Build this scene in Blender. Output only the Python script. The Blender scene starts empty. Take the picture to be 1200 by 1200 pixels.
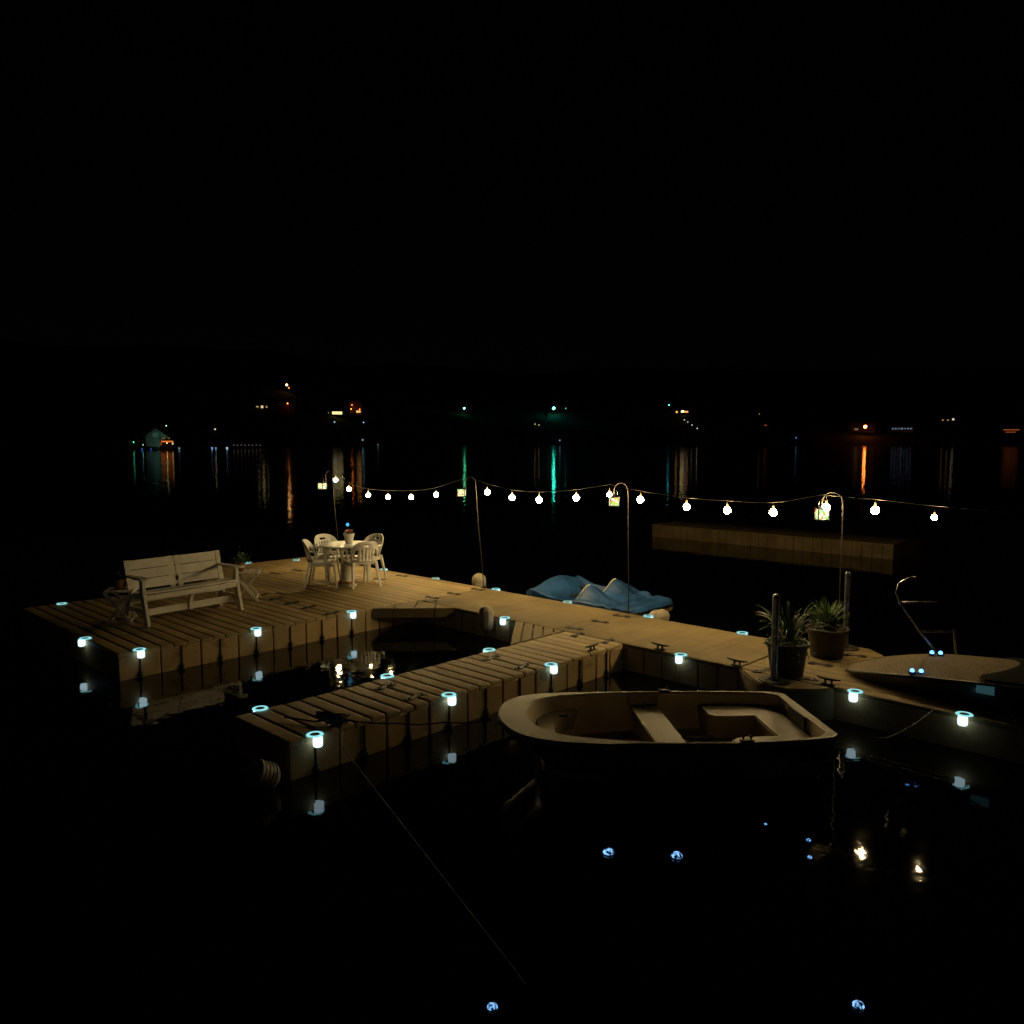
import bpy, bmesh, math, random
from mathutils import Vector, Matrix, noise
random.seed(7)
R = math.radians
col = bpy.context.scene.collection
sc = bpy.context.scene
F, CZ, HY = 956.0, 2.83, 517.0          # focal length in px of a 1200 px wide picture, camera height, horizon row
PITCH = math.atan((600-HY)/F)
ANG = -44.0                              # the dock's own axes: local x runs along the walkway, local y away over the lake

def W(a, b, z=0.0):
    A = R(46)
    return Vector((a*math.sin(A)+b*math.cos(A), -a*math.cos(A)+b*math.sin(A), z))

# ------------------------------------------------------------------ materials
def mat(name, colr, rough=.6, var=.12, scale=6.0, metal=0.0, bump=0.0, bscale=60.0, spec=.5, coat=0.0, emit=None, estr=0.0, dirt=None):
    m = bpy.data.materials.new(name); m.use_nodes = True
    nt = m.node_tree; N = nt.nodes; L = nt.links; b = N['Principled BSDF']
    tc = N.new('ShaderNodeTexCoord')
    nz = N.new('ShaderNodeTexNoise'); nz.inputs['Scale'].default_value = scale; nz.inputs['Detail'].default_value = 6
    L.new(tc.outputs['Object'], nz.inputs['Vector'])
    rp = N.new('ShaderNodeValToRGB')
    rp.color_ramp.elements[0].position = .3; rp.color_ramp.elements[1].position = .7
    rp.color_ramp.elements[0].color = tuple(c*(1-var*1.6) for c in colr)+(1,)
    rp.color_ramp.elements[1].color = tuple(min(1, c*(1+var)) for c in colr)+(1,)
    L.new(nz.outputs['Fac'], rp.inputs['Fac'])
    out = rp.outputs['Color']
    if dirt:                             # blotchy stains with a shape of their own
        n2 = N.new('ShaderNodeTexNoise'); n2.inputs['Scale'].default_value = dirt[1]; n2.inputs['Detail'].default_value = 8
        n2.inputs['Roughness'].default_value = .7
        L.new(tc.outputs['Object'], n2.inputs['Vector'])
        r2 = N.new('ShaderNodeMapRange'); r2.inputs['From Min'].default_value = dirt[2]; r2.inputs['From Max'].default_value = dirt[2]+.14
        L.new(n2.outputs['Fac'], r2.inputs['Value'])
        mx = N.new('ShaderNodeMix'); mx.data_type = 'RGBA'
        mx.inputs['B'].default_value = tuple(dirt[0])+(1,)
        ml = N.new('ShaderNodeMath'); ml.operation = 'MULTIPLY'; ml.inputs[1].default_value = .75
        L.new(r2.outputs['Result'], ml.inputs[0]); L.new(ml.outputs[0], mx.inputs['Factor'])
        L.new(out, mx.inputs['A']); out = mx.outputs['Result']
    L.new(out, b.inputs['Base Color'])
    rr = N.new('ShaderNodeMapRange'); rr.inputs['To Min'].default_value = max(0, rough-.08); rr.inputs['To Max'].default_value = min(1, rough+.12)
    L.new(nz.outputs['Fac'], rr.inputs['Value']); L.new(rr.outputs['Result'], b.inputs['Roughness'])
    b.inputs['Metallic'].default_value = metal
    b.inputs['Specular IOR Level'].default_value = spec
    b.inputs['Coat Weight'].default_value = coat
    if bump:
        n3 = N.new('ShaderNodeTexNoise'); n3.inputs['Scale'].default_value = bscale; n3.inputs['Detail'].default_value = 4
        L.new(tc.outputs['Object'], n3.inputs['Vector'])
        bp = N.new('ShaderNodeBump'); bp.inputs['Strength'].default_value = bump; bp.inputs['Distance'].default_value = .01
        L.new(n3.outputs['Fac'], bp.inputs['Height']); L.new(bp.outputs['Normal'], b.inputs['Normal'])
    if emit:
        b.inputs['Emission Color'].default_value = tuple(emit)+(1,); b.inputs['Emission Strength'].default_value = estr
    return m

def glow(name, colr, s):
    m = bpy.data.materials.new(name); m.use_nodes = True
    nt = m.node_tree; nt.nodes.clear()
    e = nt.nodes.new('ShaderNodeEmission'); o = nt.nodes.new('ShaderNodeOutputMaterial')
    e.inputs['Color'].default_value = tuple(colr)+(1,); e.inputs['Strength'].default_value = s
    nt.links.new(e.outputs[0], o.inputs['Surface'])
    return m

def vary_boards(m, lo=.82, hi=1.12):
    """each board its own slightly different tone"""
    nt = m.node_tree; b = nt.nodes['Principled BSDF']; l = b.inputs['Base Color'].links[0]; src = l.from_socket
    g = nt.nodes.new('ShaderNodeNewGeometry'); r_ = nt.nodes.new('ShaderNodeMapRange'); r_.inputs['To Min'].default_value = lo; r_.inputs['To Max'].default_value = hi
    h = nt.nodes.new('ShaderNodeHueSaturation')
    nt.links.new(g.outputs['Random Per Island'], r_.inputs['Value']); nt.links.new(r_.outputs[0], h.inputs['Value']); nt.links.new(src, h.inputs['Color'])
    nt.links.new(h.outputs[0], b.inputs['Base Color'])
M = dict(
 deck=mat('beige_deck_plastic', (.42,.305,.14), .62, .14, 1.7, bump=.35, bscale=90, dirt=((.22,.15,.06), 3.1, .60)),
 floatm=mat('beige_float_plastic', (.52,.365,.17), .6, .12, 2.5, bump=.2, bscale=40, dirt=((.13,.085,.04), 4.0, .56)),
 deckwalk=mat('dimmed_walkway_plastic', (.24,.175,.075), .72, .2, 1.3, bump=.5, bscale=70, dirt=((.20,.13,.05), 2.2, .55)),  # deck beige darkened against the bulbs' close light; blotches are stains
 deckfar=mat('dark_tan_dock', (.30,.215,.10), .7, .2, 2.5, bump=.2),  # tan base, darker than the near platform deck
 black=mat('black_rubber', (.012,.011,.010), .55, .2, 20, bump=.2),
 white=mat('white_plastic', (.76,.75,.72), .42, .06, 8, bump=.08, dirt=((.36,.31,.23), 9, .66)),
 wood=mat('white_painted_wood', (.78,.75,.68), .6, .08, 7, bump=.3, bscale=120, dirt=((.45,.40,.32), 11, .62)),
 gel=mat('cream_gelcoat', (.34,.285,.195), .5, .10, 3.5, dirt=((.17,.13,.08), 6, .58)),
 gelin=mat('interior_gelcoat', (.62,.52,.37), .5, .12, 3.0, bump=.15, dirt=((.32,.25,.16), 4.5, .57)),  # lighter than the seats, standing for light bounced inside the hull
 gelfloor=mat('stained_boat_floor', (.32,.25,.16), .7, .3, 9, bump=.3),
 hull=mat('dark_brown_grey_hull', (.10,.085,.065), .4, .25, 4, dirt=((.04,.03,.02), 5, .55)),
 hullb=mat('dark_navy_hull', (.012,.014,.02), .35, .2, 4, coat=.3),
 fadeout=mat('matte_black_sheet', (.008,.008,.008), .95, .3, 12, bump=.5, spec=.1),
 blue=mat('blue_moulded_plastic', (.022,.095,.27), .5, .3, 5, bump=.1, dirt=((.09,.13,.17), 9, .57)),
 steel=mat('galvanised_steel', (.26,.27,.29), .27, .2, 14, metal=1.0, bump=.1),
 chrome=mat('polished_rail_steel', (.25,.25,.27), .25, .1, 12, metal=1.0),
 iron=mat('dark_iron', (.022,.018,.015), .55, .25, 30, spec=.25),
 wire=mat('cable_rubber', (.022,.018,.012), .55, .2, 40, spec=.25),
 sock=mat('socket_brown', (.16,.11,.06), .4, .2, 40),
 pot=mat('dark_nursery_pot', (.035,.026,.02), .6, .25, 9, bump=.2),
 terra=mat('terracotta', (.32,.13,.06), .75, .2, 12, bump=.3),
 soil=mat('potting_soil', (.03,.02,.012), .95, .4, 30, bump=1),
 leaf=mat('green_leaf', (.05,.10,.016), .5, .35, 18),
 leafd=mat('dark_green_leaf', (.035,.085,.02), .55, .35, 18),
 red=mat('red_petal', (.5,.05,.02), .6, .2, 20),
 orange=mat('orange_petal', (.62,.20,.02), .6, .2, 20),
 violet=mat('violet_petal', (.16,.03,.22), .6, .2, 20),
 petal=mat('white_petal', (.7,.65,.5), .6, .1, 20),
 rope=mat('pale_rope', (.30,.25,.17), .85, .3, 60, bump=.6),
 ropeb=mat('black_rope', (.025,.022,.02), .85, .3, 60, bump=.6),
 nonskid=mat('speckled_nonskid_deck', (.17,.13,.07), .75, .5, 70, bump=.8, bscale=160),
 trim=mat('black_trim', (.02,.02,.022), .35, .1, 20),
 fender=mat('weathered_fender', (.40,.34,.24), .55, .15, 10, bump=.2, dirt=((.2,.15,.08), 12, .6)),
 housew=mat('house_siding', (.42,.44,.42), .7, .1, 1, bump=.1),
 housed=mat('brown_siding', (.18,.12,.07), .8, .15, 1),
 roof=mat('shingle_roof', (.14,.13,.11), .9, .3, 2, bump=.4, bscale=12),
 roofg=mat('green_metal_roof', (.22,.32,.22), .6, .15, 2),
 bark=mat('bark', (.10,.06,.035), .9, .3, 3, bump=.5, bscale=20),
 pine=mat('pine_needles', (.04,.065,.025), .8, .5, .6),
 hill=mat('wooded_hillside', (.010,.012,.007), .95, .5, .05, bump=.8, bscale=.6),
 pile=mat('pile_ring_black', (.03,.022,.017), .6, .3, 25),
 e_bulb=glow('warm_bulb_glow', (1.0,.73,.33), 360),
 e_ring=glow('dock_light_ring_glow', (.30,.80,.84), 1.0),
 e_cup=glow('dock_light_cup_glow', (.62,.88,1.0), 1.7),
 e_dim=glow('weak_dock_light_glow', (.45,.80,.62), .75),
 e_blue=glow('blue_boat_led_glow', (.10,.36,1.0), 5),
 e_orb=glow('blue_orb_glow', (.07,.42,.72), 1.3),
 e_teal=glow('teal_hull_gleam', (.05,.14,.16), .35),
)
for k_ in ('deck', 'floatm', 'wood'): vary_boards(M[k_])
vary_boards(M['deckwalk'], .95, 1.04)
# stained glass for the lanterns: a mosaic lit from inside
def mosaic(name, seed, s):
    m = bpy.data.materials.new(name); m.use_nodes = True
    nt = m.node_tree; N = nt.nodes; L = nt.links; N.clear()
    o = N.new('ShaderNodeOutputMaterial'); e = N.new('ShaderNodeEmission'); tc = N.new('ShaderNodeTexCoord')
    mp = N.new('ShaderNodeMapping'); mp.inputs['Location'].default_value = (seed, seed*.7, seed*1.3)
    v = N.new('ShaderNodeTexVoronoi'); v.inputs['Scale'].default_value = 38
    sp = N.new('ShaderNodeSeparateColor'); rp = N.new('ShaderNodeValToRGB'); rp.color_ramp.interpolation = 'CONSTANT'
    cr = rp.color_ramp; cr.elements[0].color = (.95,.80,.45,1); cr.elements[1].position = .30; cr.elements[1].color = (.30,.62,.12,1)
    for p, c in ((.52,(1,.93,.70,1)), (.72,(.85,.35,.05,1)), (.82,(.45,.85,.45,1)), (.93,(.75,.06,.03,1))):
        q = cr.elements.new(p); q.color = c
    L.new(tc.outputs['Object'], mp.inputs['Vector']); L.new(mp.outputs['Vector'], v.inputs['Vector'])
    L.new(v.outputs['Color'], sp.inputs['Color']); L.new(sp.outputs['Red'], rp.inputs['Fac'])
    L.new(rp.outputs['Color'], e.inputs['Color']); e.inputs['Strength'].default_value = s
    L.new(e.outputs[0], o.inputs['Surface'])
    return m

# ------------------------------------------------------------------ mesh builder
class MB:
    def __init__(s): s.bm = bmesh.new()
    def _merge(s, t, mx=None):
        if mx is not None: t.transform(mx)
        me = bpy.data.meshes.new('t'); t.to_mesh(me); t.free(); s.bm.from_mesh(me); bpy.data.meshes.remove(me)
    def box(s, c, d, rot=None, bev=0.0):
        t = bmesh.new(); bmesh.ops.create_cube(t, size=1)
        for v in t.verts: v.co = Vector((v.co.x*d[0], v.co.y*d[1], v.co.z*d[2]))
        if bev: bmesh.ops.bevel(t, geom=t.edges[:], offset=bev, segments=1, affect='EDGES')
        mx = Matrix.Translation(Vector(c))
        if rot is not None: mx = mx @ rot.to_4x4()
        s._merge(t, mx); return s
    def beam(s, p, q, w, h, up=(0,0,1), w2=None, h2=None):
        p, q = Vector(p), Vector(q); d = (q-p).normalized(); u = Vector(up)
        sd = d.cross(u)
        if sd.length < 1e-4: sd = d.cross(Vector((1,0,0)))
        sd.normalize(); u = sd.cross(d)
        w2 = w2 or w; h2 = h2 or h; vs = []
        for o, ww, hh in ((p, w, h), (q, w2, h2)):
            for i, j in ((-1,-1),(1,-1),(1,1),(-1,1)): vs.append(s.bm.verts.new(o+sd*ww*.5*i+u*hh*.5*j))
        f = s.bm.faces.new
        f(vs[3::-1]); f(vs[4:8])
        for i in range(4): j = (i+1) % 4; f((vs[i], vs[j], vs[4+j], vs[4+i]))
        return s
    def tube(s, pts, r, n=8, cap=True):
        pts = [Vector(p) for p in pts]; rs = r if isinstance(r, (list, tuple)) else [r]*len(pts)
        rings = []; ref = None
        for i, p in enumerate(pts):
            d = (pts[min(i+1, len(pts)-1)]-pts[max(i-1, 0)]).normalized()
            if ref is None: ref = d.orthogonal().normalized()
            ref = (ref-d*ref.dot(d)).normalized(); o = d.cross(ref)
            rings.append([s.bm.verts.new(p+(ref*math.cos(2*math.pi*k/n)+o*math.sin(2*math.pi*k/n))*rs[i]) for k in range(n)])
        for A, B in zip(rings, rings[1:]):
            for k in range(n): s.bm.faces.new((A[k], A[(k+1) % n], B[(k+1) % n], B[k]))
        if cap:
            s.bm.faces.new(rings[0][::-1]); s.bm.faces.new(rings[-1])
        return s
    def lathe(s, prof, c=(0,0,0), n=20, mx=None):
        t = bmesh.new(); rings = []
        for r, z in prof:
            if r < 1e-5: rings.append([t.verts.new((0,0,z))]*n)
            else: rings.append([t.verts.new((r*math.cos(2*math.pi*k/n), r*math.sin(2*math.pi*k/n), z)) for k in range(n)])
        for A, B in zip(rings, rings[1:]):
            for k in range(n):
                q = []
                for v in (A[k], A[(k+1) % n], B[(k+1) % n], B[k]):
                    if v not in q: q.append(v)
                if len(q) > 2: t.faces.new(q)
        s._merge(t, Matrix.Translation(Vector(c)) @ (mx or Matrix.Identity(4))); return s
    def ball(s, c, r, n=2, sc3=(1,1,1)):
        t = bmesh.new(); bmesh.ops.create_icosphere(t, subdivisions=n, radius=r)
        for v in t.verts: v.co = Vector((v.co.x*sc3[0], v.co.y*sc3[1], v.co.z*sc3[2]))
        s._merge(t, Matrix.Translation(Vector(c))); return s
    def prism(s, poly, z0, z1, bev=0):
        t = bmesh.new()
        A = [t.verts.new((x, y, z0)) for x, y in poly]; B = [t.verts.new((x, y, z1)) for x, y in poly]
        t.faces.new(A[::-1]); top = t.faces.new(B); n = len(poly)
        for i in range(n): t.faces.new((A[i], A[(i+1) % n], B[(i+1) % n], B[i]))
        bmesh.ops.recalc_face_normals(t, faces=t.faces[:])
        if bev: bmesh.ops.bevel(t, geom=list(top.edges), offset=bev, segments=2, affect='EDGES')
        s._merge(t); return s
    def grid(s, rows, close=False):
        V = [[s.bm.verts.new(p) for p in r] for r in rows]
        for i in range(len(V)-1):
            n = len(V[i])
            for j in range(n if close else n-1):
                k = (j+1) % n; s.bm.faces.new((V[i][j], V[i][k], V[i+1][k], V[i+1][j]))
        return V

def obj(name, mb, m, parent=None, loc=None, smooth=True, recalc=True, thick=0):
    bm = mb.bm
    if recalc: bmesh.ops.recalc_face_normals(bm, faces=bm.faces[:])
    if smooth:
        for f in bm.faces: f.smooth = True
        for e in bm.edges:
            if len(e.link_faces) == 2 and e.calc_face_angle(0) > R(38): e.smooth = False
    me = bpy.data.meshes.new(name); bm.to_mesh(me); bm.free()
    me.materials.append(M[m] if isinstance(m, str) else m)
    o = bpy.data.objects.new(name, me); col.objects.link(o)
    if parent: o.parent = parent
    if loc is not None: o.location = loc
    if thick:
        q = o.modifiers.new('t', 'SOLIDIFY'); q.thickness = thick; q.offset = 0
    return o

def tag(o, label, cat, group=None):
    o['label'] = label; o['category'] = cat
    if group: o['group'] = group
    return o
def thing(name, label, cat, loc=(0,0,0), rz=0, group=None):
    o = bpy.data.objects.new(name, None); col.objects.link(o); o.empty_display_size = .1
    o.location = loc; o.rotation_euler = (0,0,R(rz))
    return tag(o, label, cat, group)
def kids(o): return [x for x in col.objects if x.parent == o]
def dup(o, loc, rz, label, group=None, parent=None):
    c = o.copy(); col.objects.link(c)
    if parent is None:
        c.location = loc; c.rotation_euler = (0,0,R(rz)); c['label'] = label
        if group: c['group'] = group
    else: c.parent = parent
    for k in kids(o): dup(k, None, None, None, None, c)
    return c
def struct(o): o['kind'] = 'structure'; return o

# ------------------------------------------------------------------ water
def water():
    m = bpy.data.materials.new('dark_lake_water'); m.use_nodes = True
    nt = m.node_tree; N = nt.nodes; L = nt.links; b = N['Principled BSDF']
    b.inputs['Base Color'].default_value = (.0012,.0016,.0015,1); b.inputs['IOR'].default_value = 1.333
    b.inputs['Roughness'].default_value = .045
    tc = N.new('ShaderNodeTexCoord')
    n1 = N.new('ShaderNodeTexNoise'); n1.inputs['Scale'].default_value = .75; n1.inputs['Detail'].default_value = 3
    n2 = N.new('ShaderNodeTexNoise'); n2.inputs['Scale'].default_value = 8.0; n2.inputs['Detail'].default_value = 2
    L.new(tc.outputs['Object'], n1.inputs['Vector']); L.new(tc.outputs['Object'], n2.inputs['Vector'])
    # open water carries a little more ripple than the sheltered water by the docks
    sp = N.new('ShaderNodeSeparateXYZ'); L.new(tc.outputs['Object'], sp.inputs[0])
    mr = N.new('ShaderNodeMapRange'); mr.inputs['From Min'].default_value = 16; mr.inputs['From Max'].default_value = 60
    mr.inputs['To Min'].default_value = .26; mr.inputs['To Max'].default_value = 1.0
    L.new(sp.outputs['Y'], mr.inputs['Value'])
    mr2 = N.new('ShaderNodeMapRange'); mr2.inputs['From Min'].default_value = 16; mr2.inputs['From Max'].default_value = 90
    mr2.inputs['To Min'].default_value = .03; mr2.inputs['To Max'].default_value = .065
    L.new(sp.outputs['Y'], mr2.inputs['Value']); L.new(mr2.outputs[0], b.inputs['Roughness'])
    b1 = N.new('ShaderNodeBump'); b1.inputs['Distance'].default_value = .030
    b2 = N.new('ShaderNodeBump'); b2.inputs['Distance'].default_value = .0011
    L.new(n1.outputs['Fac'], b1.inputs['Height']); L.new(n2.outputs['Fac'], b2.inputs['Height'])
    L.new(mr.outputs[0], b1.inputs['Strength'])
    L.new(b1.outputs['Normal'], b2.inputs['Normal']); L.new(b2.outputs['Normal'], b.inputs['Normal'])
    mb = MB(); mb.grid([[Vector((x, y, 0)) for x in (-2500, 0, 2500)] for y in (-60, 400, 2500)])
    return struct(obj('water', mb, m, smooth=False))
water()

# ------------------------------------------------------------------ far shore
def shore(px):
    P = [(-900,240),(0,250),(185,262),(300,330),(420,430),(560,560),(2200,560)]
    for (x0,y0),(x1,y1) in zip(P, P[1:]):
        if px <= x1: return y0+(y1-y0)*(px-x0)/(x1-x0)
    return 560
def ground(x, y):
    off = y-shore(600+F*x/max(y, 1))
    n = noise.noise(Vector((x*.008, y*.008, 3)))*12+noise.noise(Vector((x*.03, y*.03, 1)))*3
    return -1.0+max(off+6, 0)*.17+n*min(max(off, 0)/120, 1) if off > -6 else -1.0
mb = MB(); rows = []
for j in range(46):
    t = (j/45)**1.6
    row = []
    for i in range(181):
        u = -1.5+3*i/180
        s_ = shore(600+F*u); y = s_-8+t*620
        row.append(Vector((u*y, y, ground(u*y, y) if j else -2)))
    rows.append(row)
mb.grid(rows); struct(obj('hills', mb, 'hill', recalc=False))
def cast(px, py):
    dx, dy = (px-600)/F, (600-py)/F
    w = Vector((dx, math.cos(PITCH)+dy*math.sin(PITCH), -math.sin(PITCH)+dy*math.cos(PITCH)))
    w = w/w.y; y = shore(px)-1
    while y < 1200:
        p = Vector((0,0,CZ))+w*y
        if ground(p.x, p.y) >= p.z or p.z < .2: return p
        y += 1
    return p
def house(px, pyb, wpx, hpx, roofpx, wins, label, wall='housew', roof='roof', lamp=None, gable=True, dpx=None, at=None, name='house', cat='house'):
    p = at or cast(px, pyb); k = p.y/F
    w, h, rh, d = wpx*k, hpx*k, roofpx*k, (dpx or wpx*.7)*k
    rz = -math.degrees(math.atan2(p.x, p.y))
    t = thing(name, label, cat, (p.x, p.y, p.z), rz)
    m = MB(); m.box((0, d/2, h/2-1.5), (w, d, h+3)); obj('wall', m, wall, t, smooth=False)
    m = MB(); o = .4
    if gable:
        A = [(-w/2-o, h-.1), (0, h+rh), (w/2+o, h-.1), (w/2+o, h+.2), (0, h+rh+.35), (-w/2-o, h+.2)]
        m.grid([[Vector((x, -o, z)) for x, z in A], [Vector((x, d+o, z)) for x, z in A]], close=True)
        m.bm.faces.ensure_lookup_table()
        obj('roof', m, roof, t, smooth=False)
        g = MB(); vs = [g.bm.verts.new(v) for v in ((-w/2,.02,h),(w/2,.02,h),(0,.02,h+rh))]; g.bm.faces.new(vs); obj('gable_end', g, wall, t, smooth=False, thick=.1)
    else:
        A = [(-o, h-.1), (d/2, h+rh), (d+o, h-.1), (d+o, h+.2), (d/2, h+rh+.3), (-o, h+.2)]
        m.grid([[Vector((-w/2-o, y, z)) for y, z in A], [Vector((w/2+o, y, z)) for y, z in A]], close=True)
        obj('roof', m, roof, t, smooth=False)
    for (x0, x1, z0, z1, c, s_) in wins:
        m = MB(); m.box(((x0+x1)/2*k, -.06, (z0+z1)/2*k), ((x1-x0)*k, .06, (z1-z0)*k))
        q = obj('window', m, glow('lit_window_glow', c, s_*.55), t, smooth=False)
        fr = MB(); xx0, xx1, zz0, zz1 = x0*k, x1*k, z0*k, z1*k
        ring = [[Vector((xx0-e, y, zz0-e)), Vector((xx1+e, y, zz0-e)), Vector((xx1+e, y, zz1+e)), Vector((xx0-e, y, zz1+e))] for e, y in ((.002,-.02),(.002,-.15),(.11,-.15),(.11,-.02))]
        fr.grid(ring, close=True)
        obj('window_frame', fr, 'wood', q, smooth=False)
    if lamp:
        for (lx, lz, ly, r, c, s_) in lamp:
            m = MB(); m.ball((lx*k, -ly, lz*k), r, 1); q = obj('porch_lamp', m, glow('porch_lamp_glow', c, s_), t)
            m = MB(); m.tube([(lx*k, -ly, lz*k), (lx*k, -ly, lz*k+r+.2), (lx*k, 0, lz*k+r+.3)], .05, 5); obj('bracket', m, 'iron', q)
    return t
WARM, ORG, YEL, GRN, CYA, BLU = (1,.50,.16), (1,.22,.03), (1,.78,.32), (.10,1,.55), (.10,.75,.85), (.30,.55,1)

gh = house(185, 526.5, 25, 13, 9, [(-4,2,12.5,17,(.12,.32,.26),.30), (2,6,9,13,(.10,.25,.25),.12)], 'pale gabled lake house with green tinted light, far left on the shore',
      'housew', 'roofg', [(13.5,25,1.2,.22,(.4,1,.5),2.0), (-9,3,4.5,.12,(.4,1,.7),3)], at=Vector(((185-600)/F*268, 268, .8)))
gh.rotation_euler.z += R(-22)
fl_ = bpy.data.lights.new('added_spot', 'SPOT'); fl_.energy = 150; fl_.color = (.45,1,.72); fl_.spot_size = R(95); fl_.shadow_soft_size = .1
fo = bpy.data.objects.new('added_spot', fl_); col.objects.link(fo); fo.parent = gh; fo.location = (3.5,-6,.6); fo.rotation_euler = (R(108), 0, R(20))  # unseen spot added to light the lake house front
house(197, 525.8, 15, 8.5, 4, [(-6,7,7.2,8.6,ORG,1.6), (-5.2,-1.5,11,12.6,WARM,.25), (1,3.5,11,12.6,WARM,.2), (-7,-5.8,3.6,7,ORG,.5), (5.5,7,4.4,6.6,YEL,1.6)], 'brown boathouse with an orange lit porch at the water',
      'housed', 'roofg', [(0,6,1.6,.14,WARM,10)], at=Vector(((197-600)/F*258, 258, .6)), name='boathouse', cat='boathouse')
house(322, 483, 46, 8, 5, [(-20.6,-18,4.8,6.8,YEL,.8), (-15.3,-12.6,4.6,7.4,YEL,1.5), (-9.8,-8.2,4.9,7.0,YEL,.7)], 'long dark hillside cottage with three yellow windows', 'housed', 'roof',
      [(14.5,10,2.2,.30,ORG,13)], gable=False, dpx=16)
house(395, 488, 28, 6, 4, [(-5.5,5.8,2.4,5.6,YEL,2.6), (-11,-9,3,5,YEL,.25)], 'dark hillside house with one wide bright yellow window', 'housed', 'roof', gable=False, dpx=14)
house(417, 485, 15, 13, 3, [(.5,5.5,1.5,3.8,WARM,2.2)], 'tall narrow hillside house lit orange by its porch lamps', 'housed', 'roof',
      [(-5.3,5.5,1.6,.35,ORG,14), (-4.2,10.2,1.6,.3,ORG,9), (4.4,5.2,2.0,.3,ORG,10)], dpx=9)
house(798, 486, 19, 5, 3, [(-5.8,-3.8,2.2,4.2,WARM,2.5), (.2,3.6,2.6,5.4,YEL,5.0), (4.4,10-2,2.4,4.2,WARM,2.2)], 'hillside house with a row of bright orange and white windows', 'housed', 'roof', gable=False, dpx=10)
house(1011, 507, 26, 7, 5, [(-9,-5,3,5,YEL,.25)], 'dim yellow shore house beside the strong orange lamp', 'housed', 'roof', gable=False, dpx=12)
house(1056, 506, 26, 5.6, 2.5, [(-10+3.2*i, -8.0+3.2*i, 2.9, 4.4, BLU if i % 3 else (.6,.8,1), .34+.2*(i % 2)) for i in range(7)], 'long low shore building with a row of bluish lit windows', 'housew', 'roof', gable=False, dpx=9)
house(1111, 495, 16, 5, 3, [(-6.2,-4.7,2,3.4,WARM,.9), (-1,.6,2,3.4,WARM,.8), (4.2,6.2,2.4,4.6,(1,.8,.6),1.5)], 'small hillside house with three warm white windows', 'housed', 'roof', gable=False, dpx=8)
house(1185, 509, 22, 6.5, 3, [(-8,8,4.8,5.7,ORG,.6), (-6,4.5,2.2,3,ORG,.5)], 'wide shore house with two orange strips of light at far right', 'housed', 'roof', gable=False, dpx=9)
house(897, 501, 10, 4, 3, [(-1.4,1.4,2,3.2,ORG,.4)], 'small dark cottage with one faint orange window', 'housed', 'roof', gable=False, dpx=7)

def lamp(px, py, r, c, s_, label, drop=9, onwater=False, group='lamps on the far shore'):
    p = cast(px, py+drop*.9) if not onwater else None
    if onwater: s_ *= .2
    dx, dy = (px-600)/F, (600-py)/F
    w = Vector((dx, math.cos(PITCH)+dy*math.sin(PITCH), -math.sin(PITCH)+dy*math.cos(PITCH))); w = w/w.y
    y = shore(px)+1 if onwater else p.y
    q = Vector((0,0,CZ))+w*y
    g = ground(q.x, q.y) if not onwater else -.5
    t = thing('shore_lamp', label, 'lamp', (q.x, q.y, min(g, q.z-1)), 0, group)
    hh = q.z-min(g, q.z-1)
    m = MB(); m.tube([(0,0,-.5), (0,0,hh-r*.8)], [.12,.07], 6); obj('post', m, 'iron', t)
    m = MB(); m.ball((0,0,hh), r, 1); obj('lamp_globe', m, glow('shore_lamp_glow', c, s_), t)
    m = MB(); m.lathe([(.0,.32*r+r),(r*.9,.9*r),(r*.95,.8*r)], (0,0,hh), 8); obj('lamp_cap', m, 'iron', t)
lamp(336, 451, .75, WARM, 13, 'orange lamp highest on the left hill above the long cottage')
lamp(338.5, 454.5, .45, ORG, 5, 'dim orange lamp just under the highest hill lamp')
lamp(544, 478.5, .95, (.10,1,.42), 16, 'pale green lamp alone on the hill, left of centre')
lamp(649, 478.5, 1.3, (.03,.75,.52), 40, 'bright blue green lamp on the hill with the longest green reflection')
lamp(663, 478.5, .35, GRN, 2, 'faint green lamp right of the bright blue green one')
lamp(784, 474.5, .6, CYA, 5, 'cyan lamp above the row of orange windows')
lamp(1014, 500, 1.15, (1,.20,.03), 46, 'strong orange shore lamp with the longest orange reflection', 13)
lamp(336, 473, .5, ORG, 6, 'orange lamp at the right end of the long cottage', 4)
lamp(252, 503, .35, (1,.8,.5), 1.2, 'small warm lamp right of the gabled lake house', 5)
lamp(157, 518, .35, GRN, 2, 'small green lamp left of the gabled lake house', 3)
lamp(248.5, 525, .35, BLU, 4, 'bluish waterside lamp, left one of the close pair', 2, True)
lamp(253, 525, .3, BLU, 3.5, 'bluish waterside lamp, right one of the close pair', 2, True)
lamp(266, 525, .4, (.5,.75,1), 5, 'pale blue waterside lamp standing right of the close pair', 2, True)
lamp(166.5, 526, .25, (.1,.2,1), 2.5, 'deep blue waterside lamp left of the gabled lake house', 1, True)
lamp(177, 526, .25, (.1,.15,1), 2.0, 'deep blue waterside lamp under the lake house gable', 1, True)
lamp(210, 525.3, .35, (.4,.7,.8), 1.6, 'dim grey blue waterside lamp right of the boathouse', 1, True)
lamp(392, 494.5, .4, (.4,.7,.9), 1.5, 'faint bluish lamp below the wide yellow window', 2)
lamp(426, 495, .35, (.5,.8,.9), 1.5, 'faint bluish lamp below the orange lit narrow house', 2)
lamp(425, 515.5, .5, (.3,.8,.9), 2.6, 'cyan waterside lamp below the narrow orange house', 1, True)
lamp(443, 521, .4, (.3,.8,.6), 1.6, 'faint greenish waterside lamp right of the cyan one', 1, True)
lamp(656, 516, .55, BLU, 3.2, 'small blue waterside lamp below the bright green one', 1, True)
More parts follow.
